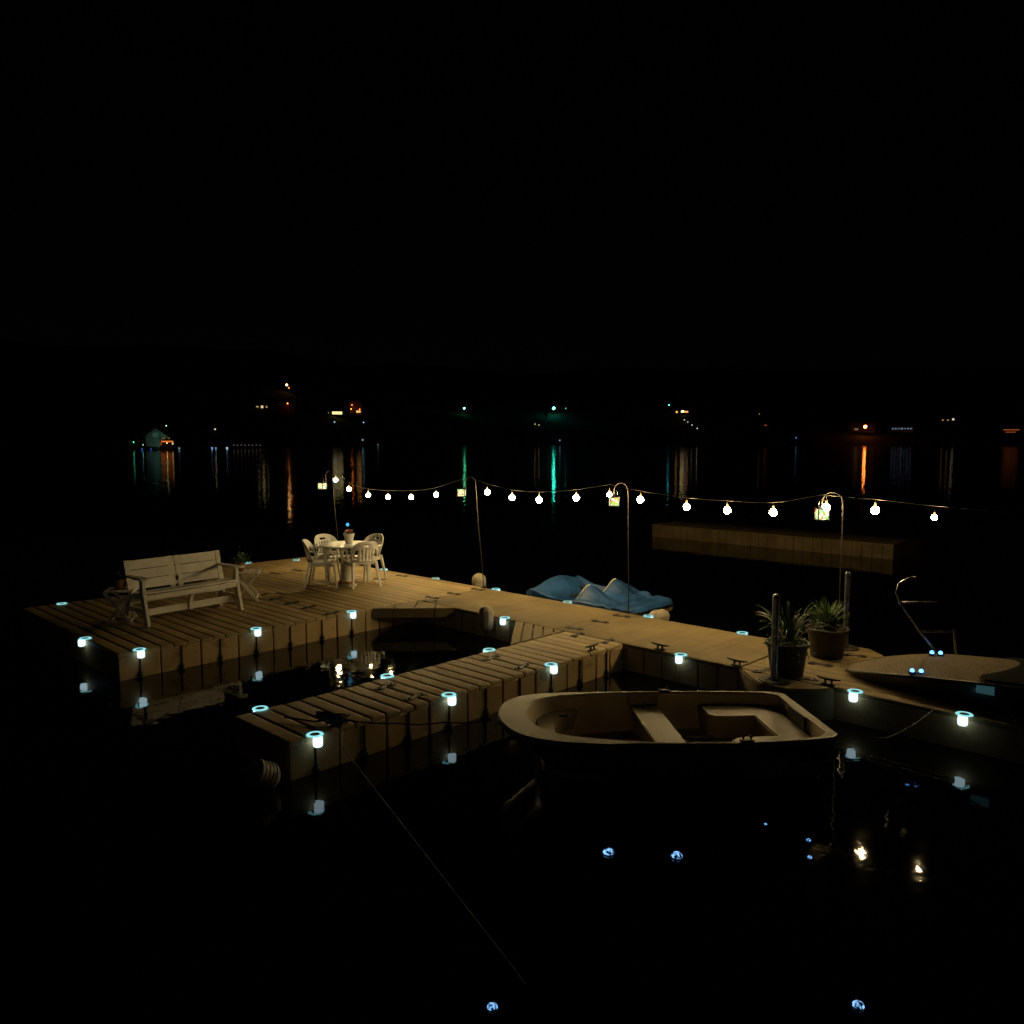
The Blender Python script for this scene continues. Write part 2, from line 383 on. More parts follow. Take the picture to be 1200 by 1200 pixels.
lamp(933, 513, .5, BLU, 2.2, 'small blue waterside lamp in the dark stretch of shore', 1, True)
lamp(890, 485, .4, WARM, .7, 'dim orange lamp on the hill above the small dark cottage')
lamp(627, 497, .5, YEL, .8, 'dim yellow lamp under the blue green lamp, left of a pair', 3)
lamp(631.5, 498, .5, YEL, .8, 'dim yellow lamp under the blue green lamp, right of a pair', 3)
for i, (x, y) in enumerate(((802,492),(806,494.5),(811,498),(817,502))):
    lamp(x, y, .4, (1,.85,.75), 1.5, ['top','second','third','bottom'][i]+' of the four dim stair lamps below the orange windows', 2, group='stair lamps on the right hill')
for i in range(8):
    lamp(274+4.4*i, 521.5+.3*(i % 2), .3, (.8,.6,.5), .5, 'very dim lamp in the low row along the shore, left of centre', 1, True, 'row of dim shoreline lamps')

def tree(px, pyb, hpx, label):
    p = cast(px, pyb); k = p.y/F; h = hpx*k
    t = thing('pine_tree', label, 'tree', (p.x, p.y, p.z-.5), 0, 'trees around the hillside houses')
    m = MB(); m.tube([(0,0,0), (.1,0,h*.5), (0,.1,h)], [h*.025, h*.016, .03], 6)
    for i in range(14):
        z = h*(.25+.05*i); a = random.random()*6.28; L_ = h*.16*(1.1-z/h)
        m.tube([(0,0,z), (math.cos(a)*L_, math.sin(a)*L_, z-.05*L_)], [.08,.03], 4)
    obj('trunk', m, 'bark', t)
    m = MB(); rn = random.Random(int(px*7))
    for i in range(900):
        z = h*(.18+.82*rn.random()**1.1); rr = h*.2*(1.08-z/h)*(.35+.65*rn.random()**.5)*(.7+.5*math.sin(z*1.7+px))
        a = rn.random()*6.28; c = Vector((math.cos(a)*rr, math.sin(a)*rr, z)); s_ = .22+.3*rn.random()
        u = Vector((rn.uniform(-1,1), rn.uniform(-1,1), rn.uniform(-.6,.3))).normalized(); v = u.orthogonal().normalized()
        m.bm.faces.new([m.bm.verts.new(c+u*s_*q1+v*s_*.4*q2) for q1, q2 in ((-1,0),(0,-1),(1,0),(0,1))])
    obj('crown', m, 'pine', t, smooth=False, recalc=False)
tree(430, 488, 28, 'tall pine right of the narrow orange lit house')
tree(407, 487, 26, 'pine between the wide yellow window and the orange lit house')
tree(383, 488, 22, 'pine at the left end of the house with the wide yellow window')
tree(349, 480, 26, 'tall pine behind the right end of the long cottage')
tree(356, 482, 20, 'smaller pine right of the long cottage')
tree(296, 484, 20, 'pine at the left end of the long cottage')
tree(214, 524, 20, 'dark pine right of the boathouse')
tree(160, 524, 18, 'dark pine left of the gabled lake house')
tree(640, 492, 18, 'pine beside the bright blue green lamp')
tree(780, 490, 22, 'pine left of the row of orange windows')
tree(1030, 508, 18, 'pine between the orange lamp and the bluish lit building')
tree(994, 508, 16, 'pine left of the strong orange shore lamp')

# ------------------------------------------------------------------ floating docks (local x = a, local y = b)
ZD = .33
def section(m, a0, a1, b0, b1, along_a=True, pitch=.169, gs=1.0):
    """planks run along a (or along b); profile across them"""
    L0, L1 = (a0, a1) if along_a else (b0, b1); C0, C1 = (b0, b1) if along_a else (a0, a1)
    n = max(1, round((C1-C0)/pitch)); w = (C1-C0)/n
    def P(l, c, z): return Vector((l, c, z)) if along_a else Vector((c, l, z))
    for i in range(n):
        g0 = g1 = .005*gs
        c0, c1 = C0+i*w+g0, C0+(i+1)*w-g1; dz = random.uniform(-.0012, .0012); e = .008 if i % 2 else 0
        hh = .008*gs; prof = [(c0, .285), (c0, ZD-hh+dz), (c0+.011, ZD-.001+dz), (c0+.03, ZD+dz), (c1-.03, ZD+dz), (c1-.011, ZD-.001+dz), (c1, ZD-hh+dz), (c1, .285)]
        rows = []
        for l, low in ((L0+e, .02), (L0+e+.006, .008), (L0+e+.022, 0), (L1-e-.022, 0), (L1-e-.006, .008), (L1-e, .02)):
            rows.append([P(l, c, z-(low if z > .3 else 0)) for c, z in prof])
        V = m.grid(rows); m.bm.faces.new(V[0]); m.bm.faces.new(V[-1][::-1])
    return n
def blocks(m, a0, a1, b0, b1, along_a=True, pitch=.254, gp=.0065):
    C0, C1 = (b0, b1) if along_a else (a0, a1); n = max(1, round((C1-C0)/pitch)); w = (C1-C0)/n
    for i in range(n):
        c0, c1 = C0+i*w+gp, C0+(i+1)*w-gp
        if along_a: m.box(((a0+a1)/2, (c0+c1)/2, .07), (a1-a0-.006, c1-c0, .44), bev=.012)
        else: m.box(((c0+c1)/2, (b0+b1)/2, .07), (c1-c0, b1-b0-.006, .44), bev=.012)
    m.box(((a0+a1)/2, (b0+b1)/2, .06), (a1-a0-.07, b1-b0-.07, .44))

bone = None
def bone_mesh():
    m = MB()
    for s_ in (-1, 1):
        m.prism([(s_*.085+.052*math.cos(k*math.pi/6)*1.0, .052*math.sin(k*math.pi/6)+.014*s_) for k in range(12)], ZD-.01, ZD+.007)
    m.prism([(-.085,-.030), (.085,-.014), (.085,.030), (-.085,.014)], ZD-.008, ZD+.0045)
    for s_ in (-1, 1): m.lathe([(0,ZD+.016),(.016,ZD+.014),(.018,ZD+.006)], (s_*.085, .014*s_, 0), 8)
    return m
bolt = None
def couplers(root, pts):
    global bone
    for a, b, rz in pts:
        if bone is None: bone = obj('coupler', bone_mesh(), 'black', root); o = bone
        else: o = bone.copy(); col.objects.link(o); o.parent = root
        o.location = (a, b, 0); o.rotation_euler = (0,0,R(rz))
def bolts(root, pts):
    global bolt
    for a, b in pts:
        if bolt is None:
            m = MB(); m.tube([(0,0,.03), (0,0,.29)], .009, 6); m.ball((0,0,.035), .034, 2, (1,1,.9)); m.lathe([(0,.075),(.02,.07),(.02,.05)], (0,0,0), 8)
            bolt = obj('coupler_bolt', m, 'black', root); o = bolt
        else: o = bolt.copy(); col.objects.link(o); o.parent = root
        o.location = (a, b, 0)
cl = None
def cleat(a, b, rz, label):
    global cl
    if cl is None:
        t = thing('dock_cleat', label, 'cleat', W(a, b, ZD), ANG+rz, 'black cleats along the dock edges')
        m = MB(); m.box((0,0,.006), (.14,.05,.012), bev=.004); m.tube([(-.035,0,.01),(-.03,0,.05)], .012, 8); m.tube([(.035,0,.01),(.03,0,.05)], .012, 8)
        obj('base', m, 'black', t)
        m = MB(); m.tube([(-.125,0,.066),(-.07,0,.058),(0,0,.055),(.07,0,.058),(.125,0,.066)], [.007,.012,.014,.012,.007], 8); obj('horn', m, 'black', t)
        cl = t; return t
    return dup(cl, W(a, b, ZD), ANG+rz, label)

def dock(name, label, secs, b_far=False, dm='deck'):
    t = thing(name, label, 'floating dock', W(0,0,0), ANG)
    far = b_far
    for (a0, a1, b0, b1, al) in secs:
        m = MB(); section(m, a0, a1, b0, b1, al, gs=1 if al else .22); s_ = obj('deck_section', m, 'deckfar' if far else dm, t, recalc=True)
        m = MB(); blocks(m, a0, a1, b0, b1, al, gp=.002 if far else .0055); obj('float_block', m, 'deckfar' if far else 'floatm', s_)
    return t
def gusset(t, corner, p, q, n=6, across=False):
    """triangular corner deck, its planks parallel (or square) to the long side"""
    c, p, q = Vector(corner), Vector(p), Vector(q); m = MB()
    if across:
        L_ = (q-p).length; u = (q-p)/L_; v = ((c-(p+q)/2)).normalized()
        for i in range(n):
            t0, t1 = i/n+.006, (i+1)/n-.006
            P = [(t0,0),(t1,0),(t1,min(t1,1-t1))]+([(.5,.5)] if t0 < .5 < t1 else [])+[(t0,min(t0,1-t0))]
            m.prism([tuple(p+u*L_*x+v*L_*y*.985) for x, y in P], ZD-.14, ZD-.001, bev=.006)
        m.prism([tuple(p.lerp(c,.05)), tuple(q.lerp(c,.05)), tuple(c)], ZD-.13, ZD-.03)
    else:
        for i in range(n):
            f0, f1 = i/n+.016, (i+1)/n-.016
            poly = [c+(p-c)*max(f0,.02), c+(p-c)*f1, c+(q-c)*f1, c+(q-c)*max(f0,.02)]
            m.prism([(v.x, v.y) for v in poly], ZD-.13, ZD-.001, bev=.005)
        m.prism([(v.x, v.y) for v in (c+(p-c)*.04, c+(p-c)*.96, c+(q-c)*.96, c+(q-c)*.04)], ZD-.12, ZD-.045)
    obj('corner_gusset', m, 'deckwalk', t)

B0, B1 = 8.12, 9.62
plat = dock('floating_dock', 'wide beige floating platform at left under bench and table',
     [(-11.92,-9.9,3.556,6.604,True), (-13.7,-11.93,3.556,6.604,True), (-11.92,-9.9,6.612,9.62,True), (-13.88,-11.93,6.612,9.62,True), (-15.45,-13.89,6.612,9.62,True)])
couplers(plat, [(-10.03,6.608,90),(-10.65,6.608,90),(-11.12,6.608,90),(-11.6,6.608,90),(-12.06,6.608,90),(-11.925,7.45,0),(-11.925,6.9,0),(-11.925,8.88,0),(-11.925,9.39,0),(-13.885,7.9,0),(-13.885,8.38,0),(-13.885,9.3,0),(-11.925,5.4,0),(-11.925,4.3,0)])
bolts(plat, [(-9.893, 3.81+.508*k) for k in range(7)])
walk = dock('floating_dock', 'long beige floating walkway crossing the picture to the right',
     [(-9.892,-6.875,B0,B1,False), (-6.867,-4.36,B0,B1,False), (-4.352,-1.2,B0,B1,True), (-1.192,1.6,B0,B1,True)], dm='deckwalk')
couplers(walk, [(-9.896,8.40,0),(-9.896,8.87,0),(-9.896,9.41,0),(-6.871,8.32,0),(-6.871,8.88,0),(-6.871,9.38,0),(-4.1,8.2,60),(-3.62,8.2,20),(-3.62,9.52,0),(-3.75,8.87,0),(-9.7,8.2,45)])
fing = dock('floating_dock', 'narrow beige finger dock coming forward from the walkway', [(-6.87,-5.91,3.446,4.97,True), (-6.87,-5.91,4.978,6.494,True), (-6.87,-5.91,6.502,8.112,True)])
couplers(fing, [(-6.61,6.498,90),(-6.1,6.498,90),(-6.6,4.974,90),(-6.12,4.974,90),(-6.61,8.07,90),(-6.12,8.07,90)])
bolts(fing, [(-5.903, 3.70+.508*k) for k in range(9)])
gusset(plat, (-9.885, B0-.005), (-9.885, 7.22), (-9.03, B0-.005), 4, True)
gusset(walk, (-6.885, B0-.005), (-7.78, B0-.005), (-6.885, 7.08), 5)
# pile holders on both sides of the walkway
for sgn, bb in ((-1, B0-.006), (1, B1+.006)):
    m = MB(); m.prism([(-4.34,bb),(-4.22,bb+sgn*.10),(-4.05,bb+sgn*.27),(-3.9,bb+sgn*.36),(-3.62,bb+sgn*.36),(-3.42,bb+sgn*.2),(-3.30,bb+sgn*.05),(-3.28,bb)], ZD-.38, ZD-.004, bev=.014)
    obj('pile_holder', m, 'deckwalk', walk)
    m = MB(); m.lathe([(.062,.004),(.062,.014),(.15,.014),(.155,.001)], (-3.84, bb+sgn*.18, ZD-.004), 20); obj('pile_ring', m, 'pile', walk)
fdock = dock('floating_dock', 'far low floating dock lying dimly lit behind the bulb string', [(-13.8,-11.6,20.3,22.3,False), (-11.59,-9.4,20.3,22.3,False), (-9.39,-6.9,20.3,22.3,False)], True)
for x in kids(fdock): x.location.z = .04
for (a, b, rz, l) in ((-5.98,7.58,90,'black cleat on the finger dock where it meets the walkway'), (-5.42,8.18,0,'black cleat on the walkway just right of the finger dock'),
                      (-4.40,8.18,0,'black cleat on the walkway left of the potted plants'), (-3.37,8.19,0,'black cleat on the walkway in front of the right pot'),
                      (-5.98,3.98,90,'black rope wrapped cleat at the near end of the finger dock'), (-1.65,8.2,0,'black cleat on the walkway beside the speedboat bow')):
    cleat(a, b, rz, l)

# steel pilings
pl = None
for a, b, zt, l in ((-3.84, B0-.186, 1.25, 'steel piling with rounded top in front of the left pot'), (-3.84, B1+.186, 1.27, 'steel piling with rounded top behind the right pot')):
    m = MB(); m.tube([(0,0,-1.5),(0,0,zt-.045)], .037, 18, cap=False); m.lathe([(.037,zt-.045),(.035,zt-.025),(.028,zt-.008),(0,zt)], (0,0,0), 18)
    tag(obj('dock_piling', m, 'steel', loc=W(a, b, 0)), l, 'piling', 'steel pilings holding the walkway')

# ------------------------------------------------------------------ dock lights
dl = {}
def dock_light(a, b, side, label, dim=False):
    """side: outward direction in degrees in the dock's own axes"""
    k = dim
    if k not in dl:
        t = thing('dock_light', label, 'dock light', W(a, b, ZD), ANG+side, 'small dock edge lights')
        m = MB(); m.lathe([(.045,.009),(.047,.014),(.068,.014),(.073,.010),(.073,.006),(.045,.006)], (0,0,0), 24)
        r = obj('light_ring', m, 'e_dim' if dim else 'e_ring', t)
        m = MB(); m.lathe([(0,.0125),(.040,.012),(.044,.007),(.0,.006)], (0,0,0), 20); obj('centre_cap', m, 'pile', t)
        m = MB(); m.lathe([(.040,-.001),(.043,-.03),(.041,-.076),(.034,-.084),(0,-.086)], (.044,0,0), 16); obj('light_cup', m, 'e_dim' if dim else 'e_cup', t)
        dl[k] = t; return t
    return dup(dl[k], W(a, b, ZD), ANG+side, label)
LT = [(-9.90,3.81,0,'lit dock light at the front left corner of the wide platform'), (-9.90,5.334,0,'lit dock light in the middle of the wide platform front edge'),
 (-9.90,6.858,0,'lit dock light on the platform front edge beside the corner gusset'),
 (-5.91,3.70,0,'nearest lit dock light, at the near end of the finger dock by the rope'), (-5.91,5.224,0,'lit dock light in the middle of the finger dock right side'),
 (-5.91,6.748,0,'lit dock light on the finger dock right side near the walkway'),
 (-6.87,3.72,180,'glowing ring on the near left corner of the finger dock'), (-6.87,5.20,180,'glowing ring in the middle of the finger dock left side'),
 (-6.87,6.72,180,'glowing ring on the finger dock left side near the small gusset'),
 (-7.98,8.12,-90,'lit dock light hanging in the pond side of the walkway by the striped fender'), (-5.09,8.12,-90,'lit dock light on the walkway front edge behind the dinghy'),
 (-3.07,8.12,-90,'lit dock light on the walkway edge below the right pot'), (-2.08,8.12,-90,'lit dock light on the walkway edge below the speedboat bow'),
 (-15.45,8.2,180,'glowing ring on the far left rear edge of the platform'), (-15.1,9.1,90,'glowing ring at the rear left corner of the platform behind the bench'),
 (-12.78,9.62,90,'glowing ring on the rear edge right of the round table chairs'), (-9.67,9.62,90,'glowing ring on the walkway far edge by the leaning hook pole'),
 (-6.58,9.62,90,'glowing ring on the walkway far edge at the stern of the pedal boat'), (-5.11,9.62,90,'glowing ring on the walkway far edge left of the potted plants'),
 (-13.6,4.1,180,'glowing ring alone in the dark beyond the left side table'), (-10.96,3.556,-90,'lit dock light on the dark left end of the platform')]
for a, b, s_, l in LT: dock_light(a, b, s_, l)
for a, b, s_, l in [(-11.23,9.62,90,'weak greenish ring on the rear edge left of the dome fender'), (-8.09,9.62,90,'weak greenish ring on the walkway edge at the pedal boat bow seat')]: dock_light(a, b, s_, l, True)

# ------------------------------------------------------------------ shepherd hooks, lanterns and bulb string
hooks = [(-14.08, 9.5, (-.22,.0,0), 'curved garden hook pole at the far end behind the table'), (-9.93, 9.60, (-.20,.0,0), 'leaning curved hook pole between the platform and the pedal boat'),
         (-6.95, 9.66, (-.04,0,0), 'curved hook pole standing by the pedal boat stern'), (-3.86, 9.62, (0,0,0), 'curved hook pole behind the potted plants'),
         (-.75, 9.6, (0,0,0), 'curved hook pole at the right, beyond the frame')]
tips = []
for i, (a, b, ln, l) in enumerate(hooks):
    t = thing('hook_pole', l, 'garden hook', W(a, b, 0), ANG, 'hook poles carrying the bulb string')
    H = 2.10; P = [(0,0,.1), (ln[0]*.25,0,.7), (ln[0]*.7,0,1.4), (ln[0],0,2.05)]
    for k in range(1, 10):
        th = math.pi*k/9; P.append((ln[0]-.125+.125*math.cos(th), 0, H+.125*math.sin(th)))
    P += [(ln[0]-.245,0,2.0), (ln[0]-.235,0,1.97)]
    m = MB(); m.tube(P, .008, 8); obj('pole', m, 'iron', t)
    m = MB(); m.box((0,0,ZD+.01), (.10,.06,.018), bev=.004); obj('clamp', m, 'iron', t)
    tips.append((a+ln[0]-.245, b))
for i, l in enumerate(['small stained glass lantern hanging at the far left end of the bulb string', 'small stained glass lantern left of the leaning hook pole',
                       'stained glass lantern hanging from the hook by the pedal boat', 'bright mosaic lantern hanging over the potted plants']):
    a, b = tips[i]; a -= (.14, .12, .0, .0)[i]
    z = (1.90, 1.94, 1.95, 1.96)[i]
    t = thing('hanging_lantern', l, 'lantern', W(a, b, z), ANG+(12, 38, 46, 40)[i], 'stained glass lanterns on the hooks')
    mm = mosaic('mosaic_glass', 3.1*i+1, (1.5,1.7,1.6,1.5)[i])
    for k in range(4):
        mx = Matrix.Rotation(k*math.pi/2, 4, 'Z')
        m = MB(); m.box((0,-.062,0), (.112,.004,.115)); m.bm.transform(mx); obj('glass_panel', m, mm, t, smooth=False)
    m = MB()
    for sx in (-1,1):
        for sy in (-1,1): m.box((sx*.062, sy*.062, 0), (.012,.012,.13))
    m.box((0,0,-.066), (.152,.152,.012), bev=.003); obj('frame', m, 'steel', t)
    m = MB(); m.lathe([(.108,.062),(.100,.072),(.045,.098),(.02,.105),(0,.107)], (0,0,0), 4, Matrix.Rotation(math.pi/4, 4, 'Z')); m.box((0,0,.060), (.15,.15,.008)); obj('roof', m, 'steel', t, smooth=False)
    m = MB(); m.tube([(-.045,0,.085),(-.04,0,.14),(0,0,.19),(.04,0,.14),(.045,0,.085)], .003, 5); obj('handle', m, 'steel', t)
    m = MB(); m.tube([(0,0,.19),(.07 if i < 2 else 0,0,.24)], .002, 5); obj('wire', m, 'steel', t)
# one light string: cable with bulbs on short drops
strg = thing('light_string', 'sagging string of round warm glowing bulbs over the walkway', 'string lights', W(0,0,0), ANG)
bl = [(-14.34,2.03),(-13.87,1.86),(-13.22,1.77),(-12.58,1.76),(-11.88,1.79),(-11.17,1.87),(-9.85,1.97),(-9.27,1.91),(-8.67,1.90),(-7.91,1.97),(-7.28,2.05),(-6.73,2.00),(-5.97,1.94),(-5.36,1.93),(-4.72,1.94),(-4.05,2.04),(-3.48,2.04),(-2.85,2.00)]
pts = []
for i, (a, z) in enumerate(bl): pts.append((a, 9.60, z+.125+(.02 if i in (0,6,10,15) else 0)))
for i in range(1, 4): pts.append((tips[i][0], 9.60, 2.19))
pts.append((-14.2,9.6,2.20)); pts.append((-2.2,9.6,2.10)); pts.append((-1.6,9.6,2.08)); pts.append((-1.0,9.6,2.19))
pts.sort(); sm = []
for i in range(len(pts)-1):
    p0, p1, p2, p3 = [Vector(pts[max(0, min(len(pts)-1, i+k))]) for k in (-1,0,1,2)]
    for k in range(5):
        u = k/5; sm.append(.5*((2*p1)+(p2-p0)*u+(2*p0-5*p1+4*p2-p3)*u*u+(3*p1-p0-3*p2+p3)*u**3))
sm.append(Vector(pts[-1]))
m = MB(); m.tube(sm, .0034, 6); obj('cable', m, 'wire', strg)
proto = None
for i, (a, z) in enumerate(bl):
    if proto is None:
        m = MB(); m.ball((0,0,0), .046, 2); proto = obj('light_bulb', m, 'e_bulb', strg)
        m = MB(); m.lathe([(0,.134),(.004,.133),(.005,.095),(.013,.09),(.014,.055),(.010,.046)], (0,0,0), 10); sk = obj('socket', m, 'sock', proto)
        o = proto
    else:
        o = proto.copy(); col.objects.link(o); o.parent = strg
        s2 = sk.copy(); col.objects.link(s2); s2.parent = o
    s_ = {10: .8, 17: .68}.get(i, 1.0-.1*(i < 6))
    o.location = (a, 9.60, z); o.scale = (s_,)*3

# ------------------------------------------------------------------ bench
def bench():
    t = thing('garden_bench', 'white painted wooden bench with split three board back on the platform', 'bench', (-4.55-.13, 11.45+.1, ZD), -38.5)
    Wd = 1.46
    # x forward, y across
    S = []
    for i, x in enumerate((-.13, .0, .13)):
        m = MB(); m.box((x+.03, 0, .43-.012*(1-i)), (.124, Wd-.02, .026), Matrix.Rotation(R(-4), 3, 'Y'), bev=.004); obj('seat_board', m, 'wood', t)
    for j, z in enumerate((.51, .645, .78)):
        for s_ in (-1, 1):
            m = MB(); m.box((-.20-.26*(z-.42), s_*(Wd/4), z), (.022, Wd/2-.010, .132), Matrix.Rotation(R(-14), 3, 'Y'), bev=.004); obj('back_board', m, 'wood', t)
    for y in (-Wd/2+.06, -.06, .06, Wd/2-.06):
        m = MB(); m.beam((-.215,y,.38), (-.335,y,.845), .07, .028, up=(1,0,0)); obj('back_post', m, 'wood', t)
    for s_ in (-1, 1):
        m = MB(); m.beam((-.185,s_*(Wd/2-.035),.40), (-.302,s_*(Wd/2-.035),.85), .07, .02, up=(1,0,0)); obj('back_post', m, 'wood', t)
        y = s_*(Wd/2-.02)
        m = MB(); m.beam((.17,y,.42), (.27,y,0), .04, .095, up=(1,0,.2)); obj('leg', m, 'wood', t)
        m = MB(); m.beam((-.15,y,.42), (-.30,y,0), .04, .095, up=(1,0,.2)); obj('leg', m, 'wood', t)
        m = MB(); m.beam((.165,y,.40), (.165,y,.635), .045, .085, up=(1,0,0)); obj('arm_post', m, 'wood', t)
        m = MB(); m.prism([(-.26,y-.04),(.10,y-.06),(.27,y-.085),(.30,y),(.27,y+.085),(.10,y+.06),(-.26,y+.04)], .635, .66, bev=.004); obj('armrest', m, 'wood', t)
        m = MB(); m.beam((-.17,y,.395), (.20,y,.395), .04, .07); obj('side_rail', m, 'wood', t); m = MB(); m.beam((-.25,y,.20), (.22,y,.20), .035, .07); obj('side_rail', m, 'wood', t)
    m = MB(); m.box((.205, 0, .385), (.028, Wd-.06, .07), bev=.004); obj('front_rail', m, 'wood', t)
    m = MB(); m.box((.10, 0, .165), (.028, Wd-.08, .095), bev=.004); obj('stretcher', m, 'wood', t)
    m = MB(); q = [(.12,0,.12),(.125,0,.22),(.15,0,.31),(.19,0,.36)]
    for p0, p1 in zip(q, q[1:]): m.beam(p0, p1, .05, .05, up=(1,0,0))
    obj('centre_brace', m, 'wood', t)
    m = MB(); m.box((-.18, 0, .30), (.024, Wd-.08, .09), bev=.004); obj('rear_rail', m, 'wood', t)
    m = MB(); m.box((-.22,0,.53), (.02,.045,.07)); obj('latch', m, 'iron', t)
bench()

# side tables
def side_table(loc, rz, label):
    t = thing('folding_side_table', label, 'side table', loc, rz, 'folding side tables beside the bench')
    for i in range(5):
        m = MB(); m.box((-.16+.08*i, 0, .455), (.07,.40,.018), bev=.003); obj('top_slat', m, 'wood', t)
    for y in (-.17, .17):
        m = MB(); m.beam((-.17,y,.44), (.17,y,0), .022, .038, up=(1,0,0)); obj('leg', m, 'wood', t)
        m = MB(); m.beam((.17,y*.86,.44), (-.17,y*.86,0), .022, .038, up=(1,0,0)); obj('leg', m, 'wood', t)
    for x, z in ((-.17,.432),(.17,.432),(.14,.05),(-.14,.05)): m = MB(); m.beam((x,-.19,z), (x,.19,z), .022, .03); obj('crossbar', m, 'wood', t)
    return t
st = side_table((-5.40, 11.13, ZD), 12, 'white folding side table in shadow left of the bench')
dup(st, (-4.17, 12.72, ZD), 12, 'white folding side table right of the bench')

# ------------------------------------------------------------------ plants and pots
def blades(m, n, L0, L1, spread, wd, rn, z0=0, droop=1.0):
    for i in range(n):
        a = rn.random()*6.283; L_ = rn.uniform(L0, L1); out = rn.uniform(.15, 1)*spread; r0 = rn.random()*.5*spread*.4
        d = Vector((math.cos(a), math.sin(a), 0)); sd = Vector((-d.y, d.x, 0)); prev = None; w = wd*rn.uniform(.7,1.2)
        for k in range(8):
            u = k/7; c = d*(r0+out*u**1.2)+Vector((0,0,z0+L_*(1.5*u-droop*.95*u*u*(.35+.75*out/spread))))
            ww = w*(1-u**2.2)*(.6+.4*min(1,u*4))+.0006
            q = [m.bm.verts.new(c-sd*ww), m.bm.verts.new(c+Vector((0,0,-ww*.4))), m.bm.verts.new(c+sd*ww)]
            if prev: m.bm.faces.new((prev[0], prev[1], q[1], q[0])); m.bm.faces.new((prev[1], prev[2], q[2], q[1]))
            prev = q
def leafmass(m, n, r, h, rn, z0, sz):
    for i in range(n):
        c = Vector((rn.gauss(0,r*.5), rn.gauss(0,r*.5), z0+abs(rn.gauss(0,h*.5)))); u = Vector((rn.uniform(-1,1),rn.uniform(-1,1),rn.uniform(-.3,.8))).normalized(); v = u.orthogonal().normalized(); s_ = sz*rn.uniform(.6,1.4)
        m.bm.faces.new([m.bm.verts.new(c+u*s_*p+v*s_*.42*q) for p, q in ((-1,0),(-.2,-1),(1,0),(-.2,1))])
def flowers(t, n, r, z0, z1, mt, rn, sz=.018):
    for i in range(n):
        m = MB(); c = (rn.uniform(-r,r), rn.uniform(-r,r), rn.uniform(z0,z1))
        for k in range(5):
            a = k*1.257; m.ball((c[0]+sz*.7*math.cos(a), c[1]+sz*.7*math.sin(a), c[2]), sz*.5, 1, (1,1,.5))
        m.ball(c, sz*.35, 1); obj('flower', m, mt, t)
def potted(loc, label, r, h, potm, seed, blade=None, mass=None, fl=None, hang=False, cat='potted plant', group=None, cr=.78):
    t = thing('potted_plant', label, cat, loc, 20*seed, group); rn = random.Random(seed)
    m = MB(); rb = r*cr
    m.lathe([(0,.0),(rb,0),(rb+.004,.01),(r*.96,h*.86),(r*.97,h*.87),(r*1.05,h*.875),(r*1.07,h*.99),(r*1.03,h),(r*.97,h*.99),(r*.95,h*.88)], (0,0,0), 28); pot_ = obj('pot', m, potm, t)
    m = MB(); m.lathe([(r*.93,h*.93),(r*.5,h*.95),(0,h*.96)], (0,0,0), 20); obj('soil', m, 'soil', pot_)
    if blade:
        m = MB(); blades(m, blade[0], blade[1], blade[2], blade[3], blade[4], rn, h*.9, blade[5]); obj('leaves', m, 'leaf', t, recalc=False)
    if mass:
        m = MB(); leafmass(m, mass[0], mass[1], mass[2], rn, h*.93, mass[3]); obj('undergrowth', m, 'leafd', t, recalc=False, smooth=False)
    if hang:
        m = MB()
        for i in range(4):
            a = 3.4+.35*i; d = Vector((math.cos(a), math.sin(a), 0)); P = [d*(r*.8)+Vector((0,0,h)), d*(r*1.15)+Vector((0,0,h*1.02)), d*(r*1.35)+Vector((0,0,h*.8)), d*(r*1.45)+Vector((0,0,h*(.5+.1*i)))]
            m.tube(P, .003, 4)
            for p in P[1:]:
                m.ball(p, .014, 1, (1,.6,.5))
        obj('trailing_stem', m, 'leafd', t)
    for args in (fl or []): flowers(t, *args, rn)
    return t
p1, p2 = W(-3.80, 8.33), W(-3.86, 9.22)
potted((p1.x-.10, p1.y-.04, ZD+.002), 'dark pot with long arching grassy leaves behind the near piling', .215, .36, 'pot', 3, (58,.34,.58,.50,.0075,1.05), (520,.18,.07,.018), [(3,.09,.42,.47,'red')], True, group='pots on the walkway')
potted((p2.x+.04, p2.y+.02, ZD+.002), 'dark pot with short bushy foliage beside the far piling', .225, .34, 'pot', 11, (190,.18,.36,.26,.005,.7), (620,.17,.15,.016), [(2,.10,.36,.42,'red')], group='pots on the walkway')
potted((-5.42, 11.15, ZD+.465), 'shadowed reddish pot plant on the left side table', .085, .14, 'terra', 5, None, (160,.09,.10,.02), [(2,.06,.18,.24,'petal')], group='pots on the side tables')
potted((-4.27, 12.70, ZD+.465), 'terracotta pot with dark plant and white flower on right side table', .08, .14, 'terra', 6, None, (260,.12,.14,.024), [(1,.07,.20,.22,'petal')], group='pots on the side tables')

# ------------------------------------------------------------------ table and chairs
TX, TY = -2.88, 14.15
t = thing('round_table', 'round white plastic garden table among four chairs', 'table', (TX, TY, ZD), 0)
m = MB(); m.lathe([(0,.685),(.44,.685),(.455,.678),(.465,.69),(.475,.70),(.47,.712),(.44,.716),(0,.716)], (0,0,0), 40); obj('table_top', m, 'white', t)
for k in range(4):
    a = R(25+90*k); m = MB(); m.beam((.40*math.cos(a), .40*math.sin(a), .69), (.36*math.cos(a), .36*math.sin(a), 0), .055, .055, w2=.035, h2=.035); obj('leg', m, 'white', t)
t = thing('umbrella_base', 'white bucket shaped base under the round table', 'umbrella base', (TX+.02, TY-.12, ZD), 0)
m = MB(); m.lathe([(0,0),(.16,0),(.165,.04),(.13,.08),(.10,.10),(.105,.36),(.11,.37),(.0,.37)], (0,0,0), 24); obj('base', m, 'white', t)
